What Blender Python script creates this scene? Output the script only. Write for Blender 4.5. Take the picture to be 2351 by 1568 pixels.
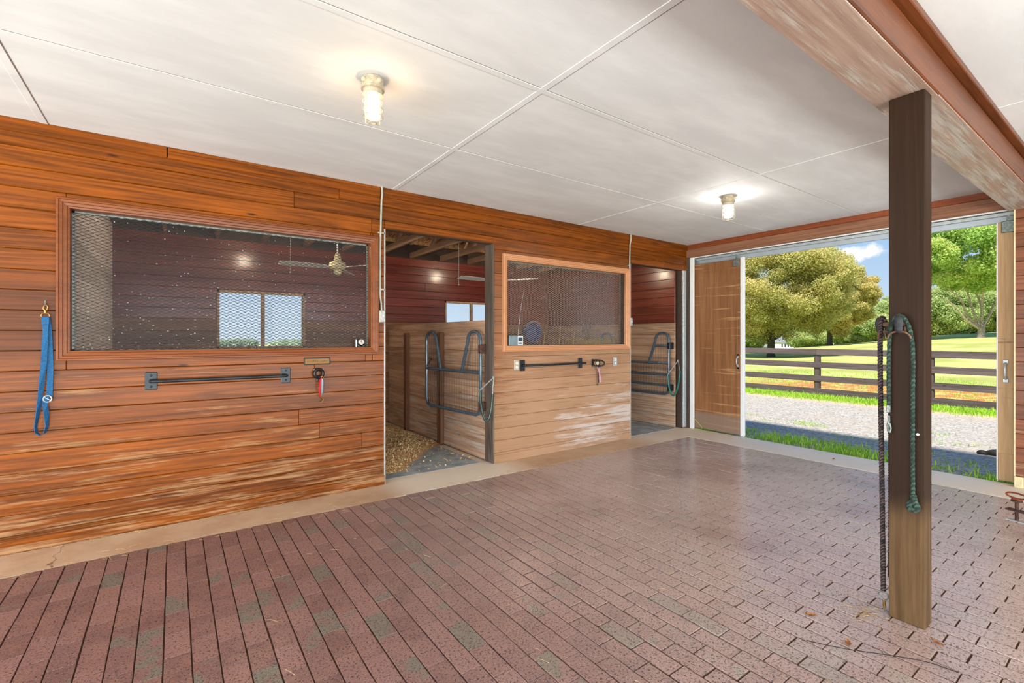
import bpy, math, random
import numpy as np
from mathutils import Vector, Matrix
random.seed(7)
for o in list(bpy.data.objects): bpy.data.objects.remove(o)
S = bpy.context.scene
COL = S.collection
pi = math.pi
def lin(r, g, b):
    f = lambda c: (c/255/12.92) if c <= 10 else ((c/255+.055)/1.055)**2.4
    return (f(r), f(g), f(b), 1)

# ---------------------------------------------------------------- camera, view
F_PX = 1084.0
yaw = math.atan((1175.5-399)/F_PX)             # camera turned this far from +Y towards +X
cam = bpy.data.cameras.new('camera'); co = bpy.data.objects.new('camera', cam); COL.objects.link(co)
cam.sensor_width = 36; cam.lens = 36*F_PX/2351; cam.shift_y = -10/2351; cam.clip_start = .05; cam.clip_end = 2000
co.location = (0, 0, 1.36); co.rotation_euler = (pi/2, 0, -yaw)
S.camera = co
S.view_settings.view_transform = 'Standard'; S.view_settings.look = 'None'
S.view_settings.exposure = 0.0; S.view_settings.gamma = 1; S.view_settings.use_curve_mapping = False
S.cycles.max_bounces = 8; S.cycles.diffuse_bounces = 4; S.cycles.glossy_bounces = 3; S.cycles.transparent_max_bounces = 12
S.cycles.transmission_bounces = 4; S.cycles.caustics_reflective = False; S.cycles.caustics_refractive = False
S.cycles.sample_clamp_indirect = 4; S.cycles.use_denoising = True

# ---------------------------------------------------------------- node helpers
class NT:
    def __init__(s, tree): s.t = tree; tree.nodes.clear()
    def n(s, typ, ins=None, **kw):
        nd = s.t.nodes.new('ShaderNode'+typ)
        for k, v in kw.items(): setattr(nd, k, v)
        for k, v in (ins or {}).items():
            sock = nd.inputs[k]
            if isinstance(v, bpy.types.NodeSocket): s.t.links.new(v, sock)
            else: sock.default_value = v
        return nd
    def m(s, op, a, b=0.0, c=0.0, clamp=False):
        nd = s.t.nodes.new('ShaderNodeMath'); nd.operation = op; nd.use_clamp = clamp
        for i, v in enumerate((a, b, c)):
            if isinstance(v, bpy.types.NodeSocket): s.t.links.new(v, nd.inputs[i])
            else: nd.inputs[i].default_value = v
        return nd.outputs[0]
    def v(s, op, a, b=(0, 0, 0), scale=None):
        nd = s.t.nodes.new('ShaderNodeVectorMath'); nd.operation = op
        for i, x in enumerate((a, b)):
            if isinstance(x, bpy.types.NodeSocket): s.t.links.new(x, nd.inputs[i])
            else: nd.inputs[i].default_value = x
        if scale is not None:
            if isinstance(scale, bpy.types.NodeSocket): s.t.links.new(scale, nd.inputs['Scale'])
            else: nd.inputs['Scale'].default_value = scale
        return nd
    def mix(s, f, a, b, blend='MIX'):
        nd = s.t.nodes.new('ShaderNodeMix'); nd.data_type = 'RGBA'; nd.blend_type = blend
        for k, v in ((0, f), (6, a), (7, b)):
            if isinstance(v, bpy.types.NodeSocket): s.t.links.new(v, nd.inputs[k])
            else: nd.inputs[k].default_value = v
        return nd.outputs[2]
    def noise(s, vec, scale, detail=3, rough=.55, dist=0):
        return s.n('TexNoise', {'Vector': vec, 'Scale': scale, 'Detail': detail, 'Roughness': rough, 'Distortion': dist}).outputs[0]
    def ramp(s, f, lo, hi):   # smoothstep lo..hi
        return s.n('MapRange', {'Value': f, 'From Min': lo, 'From Max': hi}, interpolation_type='SMOOTHSTEP').outputs[0]
    def comb(s, x, y, z):
        nd = s.t.nodes.new('ShaderNodeCombineXYZ')
        for i, v in enumerate((x, y, z)):
            if isinstance(v, bpy.types.NodeSocket): s.t.links.new(v, nd.inputs[i])
            else: nd.inputs[i].default_value = v
        return nd.outputs[0]
    def link(s, a, b): s.t.links.new(a, b)

# ---------------------------------------------------------------- world: blue sky with a few clouds
W = bpy.data.worlds.new('world'); S.world = W; W.use_nodes = True
t = NT(W.node_tree)
d = t.n('TexCoord').outputs['Generated']
sp = t.n('SeparateXYZ', {0: d})
up = t.m('MAXIMUM', sp.outputs[2], 0.0)
g1 = t.mix(t.ramp(up, 0.0, .30), lin(205, 226, 244), lin(132, 190, 244))
g2 = t.mix(t.ramp(up, .25, .9), g1, lin(70, 135, 215))
cdir = Vector((.582*1084+.813*(1968-1175.5), .813*1084-.582*(1968-1175.5), 774-584)).normalized()
df = t.v('SUBTRACT', d, tuple(cdir)).outputs[0]
sc = t.v('MULTIPLY', df, (1.0, 1.0, 2.6)).outputs[0]
ln = t.v('LENGTH', sc).outputs['Value']
nz = t.noise(d, 34, 5, .6)
cl = t.ramp(t.m('ADD', t.m('MULTIPLY', ln, -19.0), t.m('ADD', t.m('MULTIPLY', nz, 1.3), .05)), -.05, .28)
nz2 = t.noise(t.v('MULTIPLY', d, (1, 1, 3)).outputs[0], 3.5, 6, .6)
cl2 = t.m('MULTIPLY', t.ramp(nz2, .56, .75), t.ramp(up, .30, .5))
skyc = t.mix(t.m('MAXIMUM', cl, cl2), g2, (1.05, 1.05, 1.07, 1))
bg = t.n('Background', {'Color': skyc, 'Strength': 1.0})
t.link(bg.outputs[0], t.n('OutputWorld').inputs[0])

# ---------------------------------------------------------------- sun and added fill lights
def light(name, typ, loc, rot=(0, 0, 0), energy=1, color=(1, 1, 1), **kw):
    l = bpy.data.lights.new(name, typ); l.energy = energy; l.color = color
    for k, v in kw.items(): setattr(l, k, v)
    o = bpy.data.objects.new(name, l); COL.objects.link(o); o.location = loc; o.rotation_euler = rot
    return o
sd = Vector((.52, .16, -.82))      # sun rays travel this way: it stands behind the barn's far end
light('sun', 'SUN', (0, 0, 30), sd.to_track_quat('-Z', 'Y').to_euler(), 7.2, (1.0, .96, .88), angle=.10)
# added area lights standing in for daylight from unseen openings behind the camera
light('fill_light_rear', 'AREA', (-4.2, .4, 1.45), (0, -pi/2, 0), 190, (.94, .98, 1), shape='RECTANGLE', size=2.4, size_y=7.0)
light('fill_light_side', 'AREA', (1.2, -3.7, 1.4), (pi/2, 0, 0), 190, (.94, .98, 1), shape='RECTANGLE', size=9.5, size_y=2.3)

# added up-tilted area lights that brighten the ceiling, in place of gravel bounce
light('up_fill_rear', 'AREA', (-4.3, .4, .35), (0, -pi/2-.75, 0), 450, (.94, .98, 1), shape='RECTANGLE', size=1.2, size_y=7.0)
light('up_fill_side', 'AREA', (1.2, -3.8, .35), (pi/2+.75, 0, 0), 450, (.94, .98, 1), shape='RECTANGLE', size=9.5, size_y=1.2)

# ---------------------------------------------------------------- materials
MAT = {}
def newmat(name):
    m = bpy.data.materials.new(name); m.use_nodes = True; MAT[name] = m
    return m, NT(m.node_tree)
def out(t, sh, disp=None):
    o = t.n('OutputMaterial'); t.link(sh, o.inputs[0])
def plain(name, col, rough=.5, metal=0.0, var=.12, scale=20, bump=.0, spec=.5, coat=0):
    m, t = newmat(name)
    c = t.n('TexCoord').outputs['Object']
    nz = t.noise(c, scale, 4)
    dark = tuple(x*(1-var*2) for x in col[:3])+(1,)
    lite = tuple(min(1, x*(1+var)) for x in col[:3])+(1,)
    ins = {'Base Color': t.mix(t.ramp(nz, .3, .7), dark, lite), 'Roughness': rough, 'Metallic': metal, 'Specular IOR Level': spec, 'Coat Weight': coat}
    if bump: ins['Normal'] = t.n('Bump', {'Strength': bump, 'Distance': .01, 'Height': nz}).outputs[0]
    out(t, t.n('BsdfPrincipled', ins).outputs[0]); return m
def wood(name, dark, lite, axis='X', rough=.5, coat=0., worn=None, wfun=None, knots=True, var=.35, bump=.25, stain=None, ring=26, spec=.3):
    """boards; per-board number is the face attribute bid. axis = grain direction"""
    m, t = newmat(name)
    c = t.n('TexCoord').outputs['Object']
    bid = t.n('Attribute', attribute_name='bid').outputs['Fac']
    sep = t.n('SeparateXYZ', {0: c})
    X, Y, Z = sep.outputs
    al, ac, ad = {'X': (X, Z, Y), 'Y': (Y, Z, X), 'Z': (Z, X, Y)}[axis]
    base = t.comb(t.m('ADD', al, t.m('MULTIPLY', bid, 37.0)), t.m('ADD', ac, t.m('MULTIPLY', bid, 11.0)), t.m('ADD', ad, t.m('MULTIPLY', bid, 5.0)))
    v1 = t.v('MULTIPLY', base, (.30, 8.0, 8.0)).outputs[0]
    n1 = t.noise(v1, 1.0, 2, .5, .4)
    rg = t.m('ADD', t.m('MULTIPLY', t.m('SINE', t.m('MULTIPLY', n1, ring*2.2)), .5), .5)
    v2 = t.v('MULTIPLY', base, (3.2, 85, 85)).outputs[0]
    n2 = t.noise(v2, 1.0, 4, .65)
    n3 = t.noise(t.v('MULTIPLY', base, (1.2, 3, 3)).outputs[0], 1.0, 3)
    f = t.m('ADD', t.m('MULTIPLY', rg, .34), t.m('ADD', t.m('MULTIPLY', n2, 1.25), t.m('MULTIPLY', n3, .5)))
    f = t.m('SUBTRACT', f, .52, clamp=True)
    col = t.mix(f, dark, lite)
    # board to board tone
    bv = t.n('TexWhiteNoise', {'W': t.m('MULTIPLY', bid, 91.7)}, noise_dimensions='1D').outputs['Value']
    col = t.mix(1.0, col, t.n('CombineColor', {0: t.m('ADD', 1-var/2, t.m('MULTIPLY', bv, var)), 1: t.m('ADD', 1-var/2, t.m('MULTIPLY', bv, var)), 2: t.m('ADD', 1-var/2, t.m('MULTIPLY', bv, var))}).outputs[0], 'MULTIPLY')
    if knots:
        kv = t.v('MULTIPLY', base, (1.7, 6.5, 6.5)).outputs[0]
        vor = t.n('TexVoronoi', {'Vector': kv, 'Scale': 1.0, 'Randomness': 1.0})
        kd = t.m('ADD', vor.outputs['Distance'], t.m('MULTIPLY', n2, .03))
        keep = t.m('GREATER_THAN', t.n('SeparateColor', {0: vor.outputs['Color']}).outputs[0], .5)
        kf = t.m('MULTIPLY', t.m('SUBTRACT', 1.0, t.ramp(kd, .045, .10)), keep)
        kdark = tuple(x*.28 for x in dark[:3])+(1,)
        col = t.mix(t.m('MULTIPLY', kf, .85), col, kdark)
    rgh = rough
    if worn is not None:
        wn = t.noise(t.v('MULTIPLY', base, (1.8, 16, 16)).outputs[0], 1.0, 5, .65)
        wn = t.m('ADD', wn, t.m('MULTIPLY', t.m('SUBTRACT', n2, .5), .65))
        bias = wfun(t, X, Y, Z)
        w = t.ramp(t.m('ADD', wn, bias), .50, .72)
        col = t.mix(w, col, t.mix(f, tuple(x*.62 for x in worn[:3])+(1,), worn))
        rgh = t.m('ADD', rough, t.m('MULTIPLY', w, .35), clamp=True)
    if stain is not None: col = stain(t, col, X, Y, Z, n3)
    bm = t.n('Bump', {'Strength': bump, 'Distance': .004, 'Height': t.m('ADD', n2, t.m('MULTIPLY', rg, .3))}).outputs[0]
    ins = {'Base Color': col, 'Roughness': rgh, 'Normal': bm, 'Coat Weight': coat, 'Coat Roughness': .17, 'Specular IOR Level': spec}
    out(t, t.n('BsdfPrincipled', ins).outputs[0]); return m

# worn amount falls with height and grows on the panel between the stall openings
def w_main(t, X, Y, Z):
    a = t.m('MULTIPLY', t.m('SUBTRACT', .42, Z), .20)
    z0 = t.m('MULTIPLY', t.ramp(Z, .25, .0), -.02)
    pnl = t.ramp(X, 2.2, 3.2)
    hi = t.ramp(Z, 2.45, 1.9)
    low = t.ramp(Z, 1.5, .2)
    b = t.m('MULTIPLY', pnl, t.m('ADD', t.m('MULTIPLY', hi, .14), t.m('MULTIPLY', low, .17)))
    return t.m('ADD', t.m('ADD', t.m('MAXIMUM', a, -.22), z0), b)
def st_main(t, col, X, Y, Z, n3):
    # bleached, pale timber on the middle panel; deep varnish elsewhere
    pnl = t.m('MULTIPLY', t.ramp(X, 2.3, 3.4), t.ramp(Z, 2.5, 1.6))
    pnl = t.m('MULTIPLY', pnl, t.m('ADD', .45, n3))
    c2 = t.mix(t.m('MULTIPLY', pnl, .66), col, lin(188, 150, 120))
    wn = t.noise(t.comb(t.m('MULTIPLY', X, 1.1), 0.0, t.m('MULTIPLY', Z, 14.0)), 1.0, 5, .7)
    wf = t.m('ADD', t.m('MULTIPLY', t.ramp(X, 2.5, 4.4), t.ramp(Z, 1.25, .35)), t.m('MULTIPLY', t.ramp(X, .5, -.5), .0))
    c2 = t.mix(t.m('MULTIPLY', t.ramp(t.m('ADD', wn, t.m('MULTIPLY', t.m('SUBTRACT', wf, 1.0), .30)), .42, .60), .75), c2, lin(214, 204, 196))
    # darker brown towards the left end, at window height
    g = t.m('MULTIPLY', t.ramp(X, .0, -.7), t.m('MULTIPLY', t.ramp(Z, 1.0, 1.3), t.ramp(Z, 1.95, 1.6)))
    return t.mix(t.m('MULTIPLY', g, .6), c2, lin(70, 38, 22))
wood('varnished_boards', lin(60, 27, 1), lin(152, 78, 6), 'X', .36, .1, lin(170, 128, 88), w_main, stain=st_main, ring=26, spec=.2)
wood('red_boards', lin(68, 24, 17), lin(136, 56, 42), 'X', .34, .5, lin(140, 95, 80), lambda t, X, Y, Z: -.14, ring=14)
wood('red_boards_y', lin(76, 32, 22), lin(138, 64, 44), 'Y', .3, .55, lin(140, 95, 80), lambda t, X, Y, Z: -.14, ring=14)
wood('natural_boards_y', lin(140, 104, 82), lin(214, 178, 148), 'Y', .6, 0., lin(200, 184, 168), lambda t, X, Y, Z: t.m('MULTIPLY', t.m('SUBTRACT', .6, Z), .15), ring=16, spec=.08)
wood('natural_boards_x', lin(92, 62, 44), lin(156, 114, 84), 'X', .6, 0., ring=16)
wood('pale_boards_y', lin(210, 196, 184), lin(246, 242, 238), 'Y', .7, 0, ring=12, knots=False, spec=0.)
wood('moulding', lin(92, 44, 12), lin(134, 70, 24), 'X', .42, .15, knots=False, var=.15, ring=8)
def m_stain(t, col, X, Y, Z, n3): return t.mix(.55, col, lin(204, 152, 112))
wood('moulding_pale', lin(150, 84, 44), lin(204, 134, 86), 'X', .4, .3, knots=False, var=.15, ring=8, stain=m_stain)
def post_stain(t, col, X, Y, Z, n3):
    e = t.m('ADD', Z, t.m('MULTIPLY', t.m('SUBTRACT', n3, .5), .35))
    return t.mix(t.ramp(e, .42, .62), col, t.mix(.9, col, lin(36, 20, 13)))
wood('post_wood', lin(66, 48, 30), lin(112, 86, 58), 'Z', .55, .0, stain=post_stain, ring=20, var=.1, spec=.12)
wood('grey_post', lin(52, 42, 36), lin(112, 98, 88), 'Z', .5, .1, ring=20, var=.1)
wood('beam_side', lin(66, 32, 12), lin(120, 64, 30), 'X', .42, .2, ring=14, var=.15)
wood('beam_under', lin(140, 112, 98), lin(176, 150, 134), 'X', .45, .15, worn=lin(190, 182, 170), wfun=lambda t, X, Y, Z: t.m('MULTIPLY', t.ramp(X, -.4, .6), .12), ring=16, var=.1)
wood('header_red', lin(104, 46, 20), lin(150, 76, 38), 'Y', .45, .1, ring=12, knots=False)
wood('header_brown', lin(112, 70, 50), lin(164, 116, 88), 'Y', .55, 0, ring=14)
wood('end_siding', lin(84, 44, 26), lin(146, 86, 54), 'Y', .45, .1, ring=16, worn=lin(190, 150, 118), wfun=lambda t, X, Y, Z: t.m('SUBTRACT', .02, t.m('MULTIPLY', Z, .12)))
def ply_stain(t, col, X, Y, Z, n3):
    s = t.noise(t.comb(t.m('MULTIPLY', Y, .8), t.m('MULTIPLY', Z, 16.0), 3.0), 1.0, 4, .6)
    c2 = t.mix(t.m('MULTIPLY', t.ramp(s, .57, .64), .7), col, lin(190, 150, 104))
    return t.mix(t.m('MULTIPLY', t.ramp(Z, .28, .22), .7), c2, lin(142, 124, 110))
wood('door_plywood', lin(112, 72, 42), lin(156, 108, 70), 'Z', .5, .05, stain=ply_stain, knots=False, ring=10, var=.05)
def ply2(t, col, X, Y, Z, n3):
    s = t.noise(t.comb(t.m('MULTIPLY', Y, 1.5), t.m('MULTIPLY', Z, 11.0), 8.0), 1.0, 4, .6)
    return t.mix(t.m('MULTIPLY', t.ramp(s, .6, .68), t.ramp(Z, 1.7, 1.4)), col, lin(142, 108, 78))
wood('door_plywood_pale', lin(168, 132, 92), lin(212, 180, 138), 'Z', .55, 0, stain=ply2, knots=False, ring=6, var=.05)
wood('rafter', lin(132, 98, 72), lin(206, 170, 136), 'Y', .6, 0, knots=False, ring=8)
wood('fence_paint', lin(58, 46, 44), lin(112, 98, 94), 'Y', .75, 0, ring=8, bump=.5)
wood('fence_post_paint', lin(58, 46, 44), lin(104, 92, 86), 'Z', .75, 0, ring=8, bump=.5)
wood('batten_wood', lin(84, 54, 38), lin(140, 98, 72), 'Z', .6, 0, ring=10)
wood('tool_wood', lin(150, 110, 66), lin(196, 158, 108), 'Z', .5, 0, knots=False, ring=5)
plain('steel_black', lin(34, 42, 48), .35, .3, .15, 30)
plain('gate_paint', lin(72, 92, 106), .35, .2, .15, 30, coat=.3)
plain('gate_wire', lin(84, 76, 72), .45, .5)
plain('galvanised', lin(186, 192, 194), .42, .35, .1, 40)
plain('galv_dull', lin(128, 138, 134), .45, .5, .2, 60)
plain('white_metal', lin(232, 234, 234), .4, .0, .01, 8)
plain('track_grey', lin(168, 178, 188), .4, .1, .03, 8)
plain('white_paint', lin(236, 236, 234), .6, 0, .01, 10)
plain('conduit_grey', lin(170, 172, 160), .45, .2, .08, 20)
plain('box_grey', lin(190, 176, 150), .5, .1, .12, 40)
plain('outlet_grey', lin(176, 180, 178), .5, .1, .15, 60)
plain('brass', lin(158, 126, 64), .35, .6, .1, 40)
plain('brass_plate', lin(140, 98, 34), .5, .1, .08, 40)
plain('black_plastic', lin(20, 20, 22), .4, 0, .1)
plain('ink', lin(60, 42, 20), .6, 0, .05)
plain('blue_web', lin(22, 92, 140), .8, 0, .18, 120, bump=.4)
plain('web_back', lin(120, 150, 178), .8, 0, .1, 120)
plain('red_strap', lin(190, 20, 36), .6, 0, .15)
plain('grey_grip', lin(120, 128, 134), .4, .3, .1)
plain('pink_strap', lin(206, 158, 170), .7, 0, .15, 60)
plain('dark_leather', lin(38, 28, 28), .5, 0, .2)
plain('cream', lin(222, 206, 160), .5, 0, .08)
plain('radio_case', lin(122, 142, 150), .4, .2, .08, 40)
plain('radio_light', lin(206, 210, 212), .4, .1, .05)
plain('radio_dark', lin(58, 68, 76), .4, .1, .05)
plain('dial', lin(206, 196, 186), .5, 0, .05)
plain('green_rubber', lin(30, 108, 96), .35, 0, .12, 30, coat=.2)
plain('dark_green_rubber', lin(20, 58, 50), .35, 0, .12, 30, coat=.2)
plain('rust', lin(140, 72, 34), .8, .2, .3, 50, bump=.5)
plain('rust_dark', lin(84, 58, 46), .75, .3, .25, 50, bump=.4)
plain('rust_tan', lin(108, 78, 58), .7, .1, .25, 60)
plain('rubber_knob', lin(40, 42, 46), .7, 0, .2, 60, bump=.3)
plain('mat_rubber', lin(164, 172, 176), .8, 0, .18, 6, bump=.3)
plain('blue_tub', lin(40, 112, 176), .45, 0, .1)
plain('yellow_handle', lin(196, 170, 60), .5, 0, .1)
plain('mesh_steel', lin(34, 29, 27), .45, .4, .1, 50)
plain('mesh_steel_worn', lin(150, 128, 112), .5, .3, .15, 50)
plain('fan_white', lin(222, 218, 212), .45, 0, .05)
plain('cord_white', lin(200, 196, 190), .6, 0, .05)
plain('bark', lin(186, 170, 152), .9, 0, .3, 12, bump=.6)
plain('bark_dark', lin(84, 74, 58), .9, 0, .3, 12, bump=.6)
plain('house_wall', lin(226, 224, 226), .7, 0, .03)
plain('house_roof', lin(150, 152, 160), .8, 0, .08)
plain('house_glass', lin(60, 64, 72), .3, 0, .05)
plain('boot', lin(36, 32, 24), .6, 0, .2)
plain('dry_leaf', lin(168, 110, 60), .8, 0, .3, 90)
plain('straw', lin(196, 160, 110), .8, 0, .25, 90)
plain('shaving', lin(240, 200, 148), .8, 0, .3, 60)
plain('shaving_base', lin(226, 174, 116), .9, 0, .35, 90, bump=1.0)
plain('seam_grey', lin(150, 140, 130), .8, 0, .1)
plain('backing', lin(70, 52, 40), .8, 0, .1)

def osb():
    m, t = newmat('osb'); c = t.n('TexCoord').outputs['Object']
    v = t.n('TexVoronoi', {'Vector': t.v('MULTIPLY', c, (1, .5, .5)).outputs[0], 'Scale': 42.0})
    s = t.n('SeparateColor', {0: v.outputs['Color']})
    col = t.mix(s.outputs[0], lin(130, 72, 46), lin(212, 150, 108))
    col = t.mix(t.ramp(s.outputs[1], .8, .95), col, lin(200, 158, 122))
    out(t, t.n('BsdfPrincipled', {'Base Color': col, 'Roughness': .75}).outputs[0])
osb()
def ceilm():
    m, t = newmat('ceiling_paint'); c = t.n('TexCoord').outputs['Object']
    n1 = t.noise(t.v('MULTIPLY', c, (1, 3.2, 1)).outputs[0], 1.3, 5, .6)
    n2 = t.noise(t.v('MULTIPLY', c, (30, 140, 30)).outputs[0], 1, 3)
    col = t.mix(t.ramp(n1, .35, .75), lin(214, 216, 216), lin(229, 231, 231))
    col = t.mix(t.m('MULTIPLY', n2, .10), col, lin(170, 166, 160))
    sp_ = t.n('TexVoronoi', {'Vector': c, 'Scale': 2.6}).outputs['Distance']
    col = t.mix(t.m('LESS_THAN', sp_, .012), col, lin(110, 100, 90))
    out(t, t.n('BsdfPrincipled', {'Base Color': col, 'Roughness': .75, 'Normal': t.n('Bump', {'Strength': .1, 'Distance': .002, 'Height': n2}).outputs[0]}).outputs[0])
ceilm()
def brickm():
    m, t = newmat('paver_brick'); c = t.n('TexCoord').outputs['Object']
    bid = t.n('Attribute', attribute_name='bid').outputs['Fac']
    sp = t.n('SeparateXYZ', {0: c})
    r1 = t.n('TexWhiteNoise', {'W': t.m('MULTIPLY', bid, 517.3)}, noise_dimensions='1D').outputs['Value']
    r2 = t.n('TexWhiteNoise', {'W': t.m('MULTIPLY', bid, 211.9)}, noise_dimensions='1D').outputs['Value']
    n1 = t.noise(c, 9, 4, .6); n2 = t.noise(c, 92, 4, .78); n7 = t.noise(t.v('ADD', c, (3, 1, 0)).outputs[0], 210, 2, .7)
    col = t.mix(r1, lin(112, 76, 72), lin(142, 102, 96))
    col = t.mix(t.m('MULTIPLY', t.ramp(n1, .42, .62), .45), col, lin(150, 106, 90))
    grey = t.m('MULTIPLY', t.m('GREATER_THAN', r2, .93), t.ramp(n1, .34, .52))
    part = t.m('MULTIPLY', t.m('MULTIPLY', t.m('GREATER_THAN', r2, .74), t.m('LESS_THAN', r2, .9)), t.ramp(n1, .50, .58))
    col = t.mix(t.m('MULTIPLY', t.m('MAXIMUM', grey, part), .85), col, lin(106, 104, 92))
    # pits
    pit = t.ramp(n2, .54, .60)
    # paler towards the door: the daylight sheen is put into the colour
    n4 = t.noise(c, .9, 4, .6)
    dust_sheen = t.m('MULTIPLY', t.ramp(sp.outputs[0], .3, 3.2), t.ramp(n4, .05, .6))
    col = t.mix(t.m('MULTIPLY', dust_sheen, .80), col, lin(212, 188, 178))
    col = t.mix(t.m('MULTIPLY', t.ramp(n7, .52, .66), .3), col, lin(220, 206, 198))
    col = t.mix(t.m('MULTIPLY', pit, .82), col, lin(44, 30, 28))
    edge = t.noise(c, 60, 2)
    bm = t.n('Bump', {'Strength': .5, 'Distance': .003, 'Height': t.m('SUBTRACT', t.m('MULTIPLY', edge, .5), pit)}).outputs[0]
    out(t, t.n('BsdfPrincipled', {'Base Color': col, 'Roughness': t.m('ADD', t.m('SUBTRACT', .32, t.m('MULTIPLY', t.ramp(sp.outputs[0], .5, 2.5), .12)), t.m('MULTIPLY', pit, .5)), 'Normal': bm, 'Specular IOR Level': .6}).outputs[0])
brickm()
def concrete():
    m, t = newmat('concrete'); c = t.n('TexCoord').outputs['Object']
    sp = t.n('SeparateXYZ', {0: c})
    n1 = t.noise(c, 2.2, 6, .65); n2 = t.noise(c, 60, 3)
    col = t.mix(t.ramp(n1, .3, .7), lin(184, 148, 116), lin(206, 176, 146))
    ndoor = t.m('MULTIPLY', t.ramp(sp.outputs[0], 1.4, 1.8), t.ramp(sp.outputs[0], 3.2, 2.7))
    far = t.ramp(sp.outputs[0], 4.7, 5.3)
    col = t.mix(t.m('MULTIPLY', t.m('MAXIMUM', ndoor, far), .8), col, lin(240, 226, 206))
    col = t.mix(t.m('MULTIPLY', t.ramp(n2, .62, .7), .3), col, lin(130, 100, 76))
    # crack by the left end
    cr = t.m('ABSOLUTE', t.m('ADD', t.m('ADD', sp.outputs[0], .595), t.m('MULTIPLY', t.m('SUBTRACT', t.noise(c, 12, 4), .5), .12)))
    col = t.mix(t.m('MULTIPLY', t.m('LESS_THAN', cr, .0035), .75), col, lin(96, 64, 44))
    out(t, t.n('BsdfPrincipled', {'Base Color': col, 'Roughness': .7, 'Normal': t.n('Bump', {'Strength': .2, 'Distance': .004, 'Height': n1}).outputs[0]}).outputs[0])
concrete()
def joint():
    m, t = newmat('joint_sand'); c = t.n('TexCoord').outputs['Object']
    out(t, t.n('BsdfPrincipled', {'Base Color': t.mix(t.noise(c, 60, 4), lin(34, 20, 14), lin(104, 70, 48)), 'Roughness': .95}).outputs[0])
joint()
def groundm():
    m, t = newmat('ground'); c = t.n('TexCoord').outputs['Object']
    sp = t.n('SeparateXYZ', {0: c}); X, Y = sp.outputs[0], sp.outputs[1]
    n1 = t.noise(c, .35, 5); n2 = t.noise(c, 4, 5, .7); nf = t.noise(c, 55, 3, .7); n5 = t.noise(c, 1.1, 4)
    grass = t.mix(t.ramp(n1, .35, .65), lin(172, 174, 92), lin(210, 206, 126))
    grass = t.mix(t.m('MULTIPLY', t.ramp(n2, .45, .7), .5), grass, lin(208, 200, 128))
    grass = t.mix(t.m('MULTIPLY', t.ramp(nf, .45, .65), .35), grass, lin(120, 130, 58))
    vor = t.n('TexVoronoi', {'Vector': c, 'Scale': 38.0})
    vs = t.n('SeparateColor', {0: vor.outputs['Color']}).outputs[0]
    grav = t.mix(vs, lin(136, 127, 116), lin(216, 206, 192))
    grav = t.mix(t.m('MULTIPLY', t.ramp(n5, .45, .65), .35), grav, lin(190, 170, 150))
    nx = t.m('ADD', X, t.m('MULTIPLY', t.m('SUBTRACT', n2, .5), .9))
    gm = t.m('MULTIPLY', t.m('GREATER_THAN', nx, 6.2), t.m('LESS_THAN', nx, 13.55))
    sandy = t.m('MULTIPLY', t.ramp(nx, 12.9, 13.3), t.m('LESS_THAN', nx, 13.75))
    ny = t.m('ADD', X, t.m('MULTIPLY', t.m('SUBTRACT', n5, .5), 4.0))
    dirt = t.m('MULTIPLY', t.ramp(ny, 15.0, 15.6), t.ramp(ny, 18.8, 17.6))
    dirt = t.m('MULTIPLY', dirt, t.ramp(n2, .36, .56))
    dirt = t.m('MULTIPLY', dirt, t.ramp(Y, 9.5, 6.5))
    col = t.mix(dirt, grass, t.mix(nf, lin(176, 84, 46), lin(226, 146, 96)))
    col = t.mix(gm, col, grav)
    col = t.mix(t.m('MULTIPLY', sandy, .6), col, lin(214, 186, 156))
    bm = t.n('Bump', {'Strength': .7, 'Distance': .02, 'Height': t.m('ADD', t.m('MULTIPLY', vor.outputs['Distance'], .6), nf)}).outputs[0]
    out(t, t.n('BsdfPrincipled', {'Base Color': col, 'Roughness': .95, 'Specular IOR Level': .2, 'Normal': bm}).outputs[0])
groundm()
def leafm(name, a, b, cc):
    m, t = newmat(name)
    bid = t.n('Attribute', attribute_name='bid').outputs['Fac']
    col = t.mix(t.ramp(bid, .0, .6), a, b); col = t.mix(t.ramp(bid, .6, 1.0), col, cc)
    df = t.n('BsdfDiffuse', {'Color': col}); tr = t.n('BsdfTranslucent', {'Color': col})
    mx = t.n('MixShader', {0: .5}); t.link(df.outputs[0], mx.inputs[1]); t.link(tr.outputs[0], mx.inputs[2])
    out(t, mx.outputs[0])
leafm('leaf_linden', lin(148, 156, 90), lin(216, 208, 136), lin(250, 228, 170))
leafm('leaf_linden_gold', lin(156, 160, 94), lin(224, 210, 140), lin(250, 228, 172))
leafm('leaf_maple', lin(152, 190, 104), lin(208, 230, 142), lin(222, 212, 134))
leafm('leaf_wood', lin(138, 168, 104), lin(200, 212, 142), lin(236, 230, 168))
leafm('leaf_haze', lin(150, 172, 150), lin(190, 204, 178), lin(214, 220, 196))  # distance haze and glare put into the leaf colour
leafm('grass_blade', lin(124, 178, 46), lin(184, 226, 72), lin(222, 236, 124))
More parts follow.
